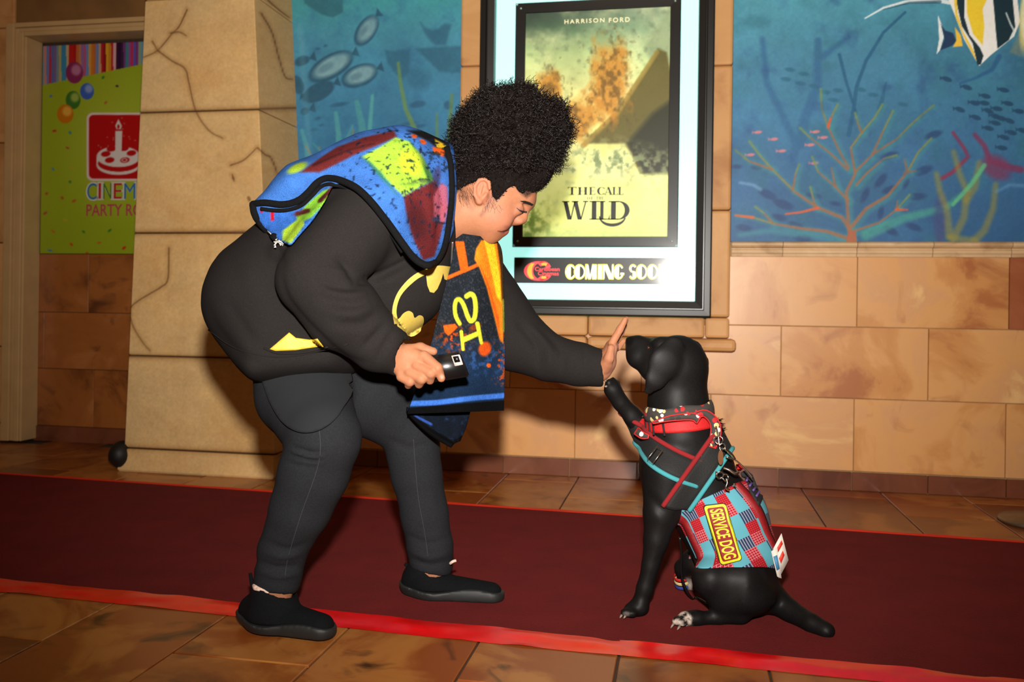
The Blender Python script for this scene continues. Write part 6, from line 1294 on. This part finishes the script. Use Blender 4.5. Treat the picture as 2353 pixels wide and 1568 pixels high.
t2o = dsub(quad_slab([(1772, 1268), (1786, 1258), (1796, 1330), (1786, 1326)], [2.226, 2.226, 2.218, 2.218], .002, 'info_tag', M_card, None, .0006))
for nm, cs, mt in (('tag_print', [(1784, 1262), (1796, 1242), (1799, 1250), (1788, 1270)], M_crd), ('tag_print', [(1790, 1284), (1799, 1266), (1803, 1276), (1795, 1296)], M_crd)):
    dsub(quad_slab(cs, [2.2295, 2.2325, 2.2325, 2.2285], .001, nm, mt, None, .0002), tag_o)
dsub(quad_slab([(1777, 1280), (1786, 1276), (1792, 1308), (1785, 1312)], [2.2235, 2.2235, 2.2195, 2.2195], .001, 'tag_print', M_cbl, None, .0002), t2o)
def torus(c, r_, rr, ax3, n=22):
    ax3 = np.asarray(ax3, float)/np.linalg.norm(ax3); e1 = np.cross(ax3, [.2, .3, .9]); e1 /= np.linalg.norm(e1); e2 = np.cross(ax3, e1); a = np.linspace(0, 2*np.pi, n, endpoint=False); return tube(c+r_*(np.cos(a)[:, None]*e1+np.sin(a)[:, None]*e2), rr, 6, closed=True)
for c, r_, ax3 in ((W(1652, 1012, 2.235), .010, cF+cR*.4), (W(1660, 1026, 2.232), .007, cF), (W(1654, 1092, 2.205), .009, cF+.3*cU), (W(1667, 1098, 2.203), .008, cF+cR), (W(1646, 1090, 2.207), .006, cR)):
    V, F_ = torus(c, r_, .0015, ax3); dsub(mk('metal_ring', V, F_, M_chrome, smooth=True))
for pts, r_ in (([(1645, 980, 2.25), (1650, 1000, 2.24), (1654, 1030, 2.232), (1660, 1050, 2.228)], .002), ([(1664, 1030, 2.232), (1680, 1044, 2.236), (1688, 1056, 2.238)], .004), ([(1662, 1076, 2.215), (1674, 1080, 2.21), (1688, 1088, 2.208), (1698, 1086, 2.21)], .003), ([(1669, 1100, 2.202), (1671, 1110, 2.20), (1668, 1122, 2.199), (1676, 1126, 2.20)], .0026), ([(1686, 1112, 2.20), (1690, 1116, 2.20)], .003), ([(1668, 1050, 2.23), (1690, 1058, 2.232), (1712, 1078, 2.23), (1730, 1100, 2.226)], .0022)):
    V, F_ = tube(spline([W(*q) for q in pts], 14), r_, 7); dsub(mk('snap_hook', V, F_, M_chrome, smooth=True))
tagc = W(1656, 1052, 2.222); a = np.linspace(0, 2*np.pi, 26, endpoint=False); V = np.concatenate([tagc+.0068*np.cos(a)[:, None]*cR+.0185*np.sin(a)[:, None]*cU, tagc+cF*.002+.0068*np.cos(a)[:, None]*cR+.0185*np.sin(a)[:, None]*cU]); F_ = [list(range(26)), list(range(26, 52))[::-1]]+[[(i+1) % 26, i, 26+i, 26+(i+1) % 26] for i in range(26)]; dsub(mk('id_tag', V, F_, M_copper))
# ruffled hair behind the collar
A = Acc()
for k in range(70):
    h_ = None; xx = 1652+RNG.uniform(-8, 4); yy = 985+RNG.uniform(-16, 16)
    while h_ is None: h_ = shoot(dogB, xx, yy); xx -= 3
    p0 = np.array(h_[0])
    e = p0+cR*RNG.uniform(.006, .022)+cU*RNG.uniform(-.004, .014)+cF*RNG.uniform(-.01, .01); V, F_ = tube([p0-cR*.004, (p0+e)/2+cU*.002, e], [.0013, .001, .0003], 4); A.add(V, F_)
o = dsub(A.build('neck_ruff', M_hair)); o['kind'] = 'stuff'
# tricolour band on the far hind leg
for k, c in enumerate(((180, 30, 34), (200, 176, 120), (40, 60, 130))):
    cc = W(1566+k*1.2, 1325+k*9, 2.463+.003*k); a = np.linspace(0, 2*np.pi, 30, endpoint=False); ax3 = W(1568, 1345, 2.47)-W(1566, 1325, 2.463); ax3 /= np.linalg.norm(ax3); e1 = np.cross(ax3, cF); e1 /= np.linalg.norm(e1); e2 = np.cross(ax3, e1); rg_ = lambda r_, o: cc+ax3*o+r_*(np.cos(a)[:, None]*e1+np.sin(a)[:, None]*e2)
    V = np.concatenate([rg_(.021, -.0045), rg_(.0225, 0), rg_(.021, .0045)]); F_ = [[j*30+i, j*30+(i+1) % 30, (j+1)*30+(i+1) % 30, (j+1)*30+i] for j in range(2) for i in range(30)]; dsub(mk('leg_band', V, F_, mat_plain('leg_band_%d' % k, c, .6), smooth=True))
# leash lying to the floor
lp = spline([W(1562, 1236, 2.33), W(1566, 1275, 2.345), W(1566, 1322, 2.36), W(1580, 1362, 2.36), W(1600, 1384, floor_d(1600, 1384)+.0), W(1628, 1400, floor_d(1628, 1400))], 40); lp[:, 2] = np.maximum(lp[:, 2], .011)
V, F_ = tube(lp, .0032, 8); leash = mk('leash', V, F_, mat_plain('glossy_black_cord', (20, 18, 18), .2, spec=.7), smooth=True); setp(leash, 'thin glossy black cord hanging from the dog\'s vest down to the carpet', 'leash')
# black case standing behind the pillar
M_bg = mat_plain('black_rubber', (9, 9, 10), .6)
fd = Field(*bounds(225, 300, 985, 1075, 3.95, 4.35), .008); ellP(fd, 280, 1022, 4.12, 26, 30, .07, .02); capP(fd, (270, 1030, 4.12, 18), (284, 1048, 4.12, 12), .02)
qv, qf = fd.mesh(); qz = L2W(qv); bag = mk('floor_lamp_housing', qz, qf, M_bg, None, True); bag.data.transform(Matrix.Translation((0, 0, -float(qz[:, 2].min())))); bag.name = 'black_bag'; setp(bag, 'small black rounded bag on the floor at the far side of the stone pillar', 'bag')
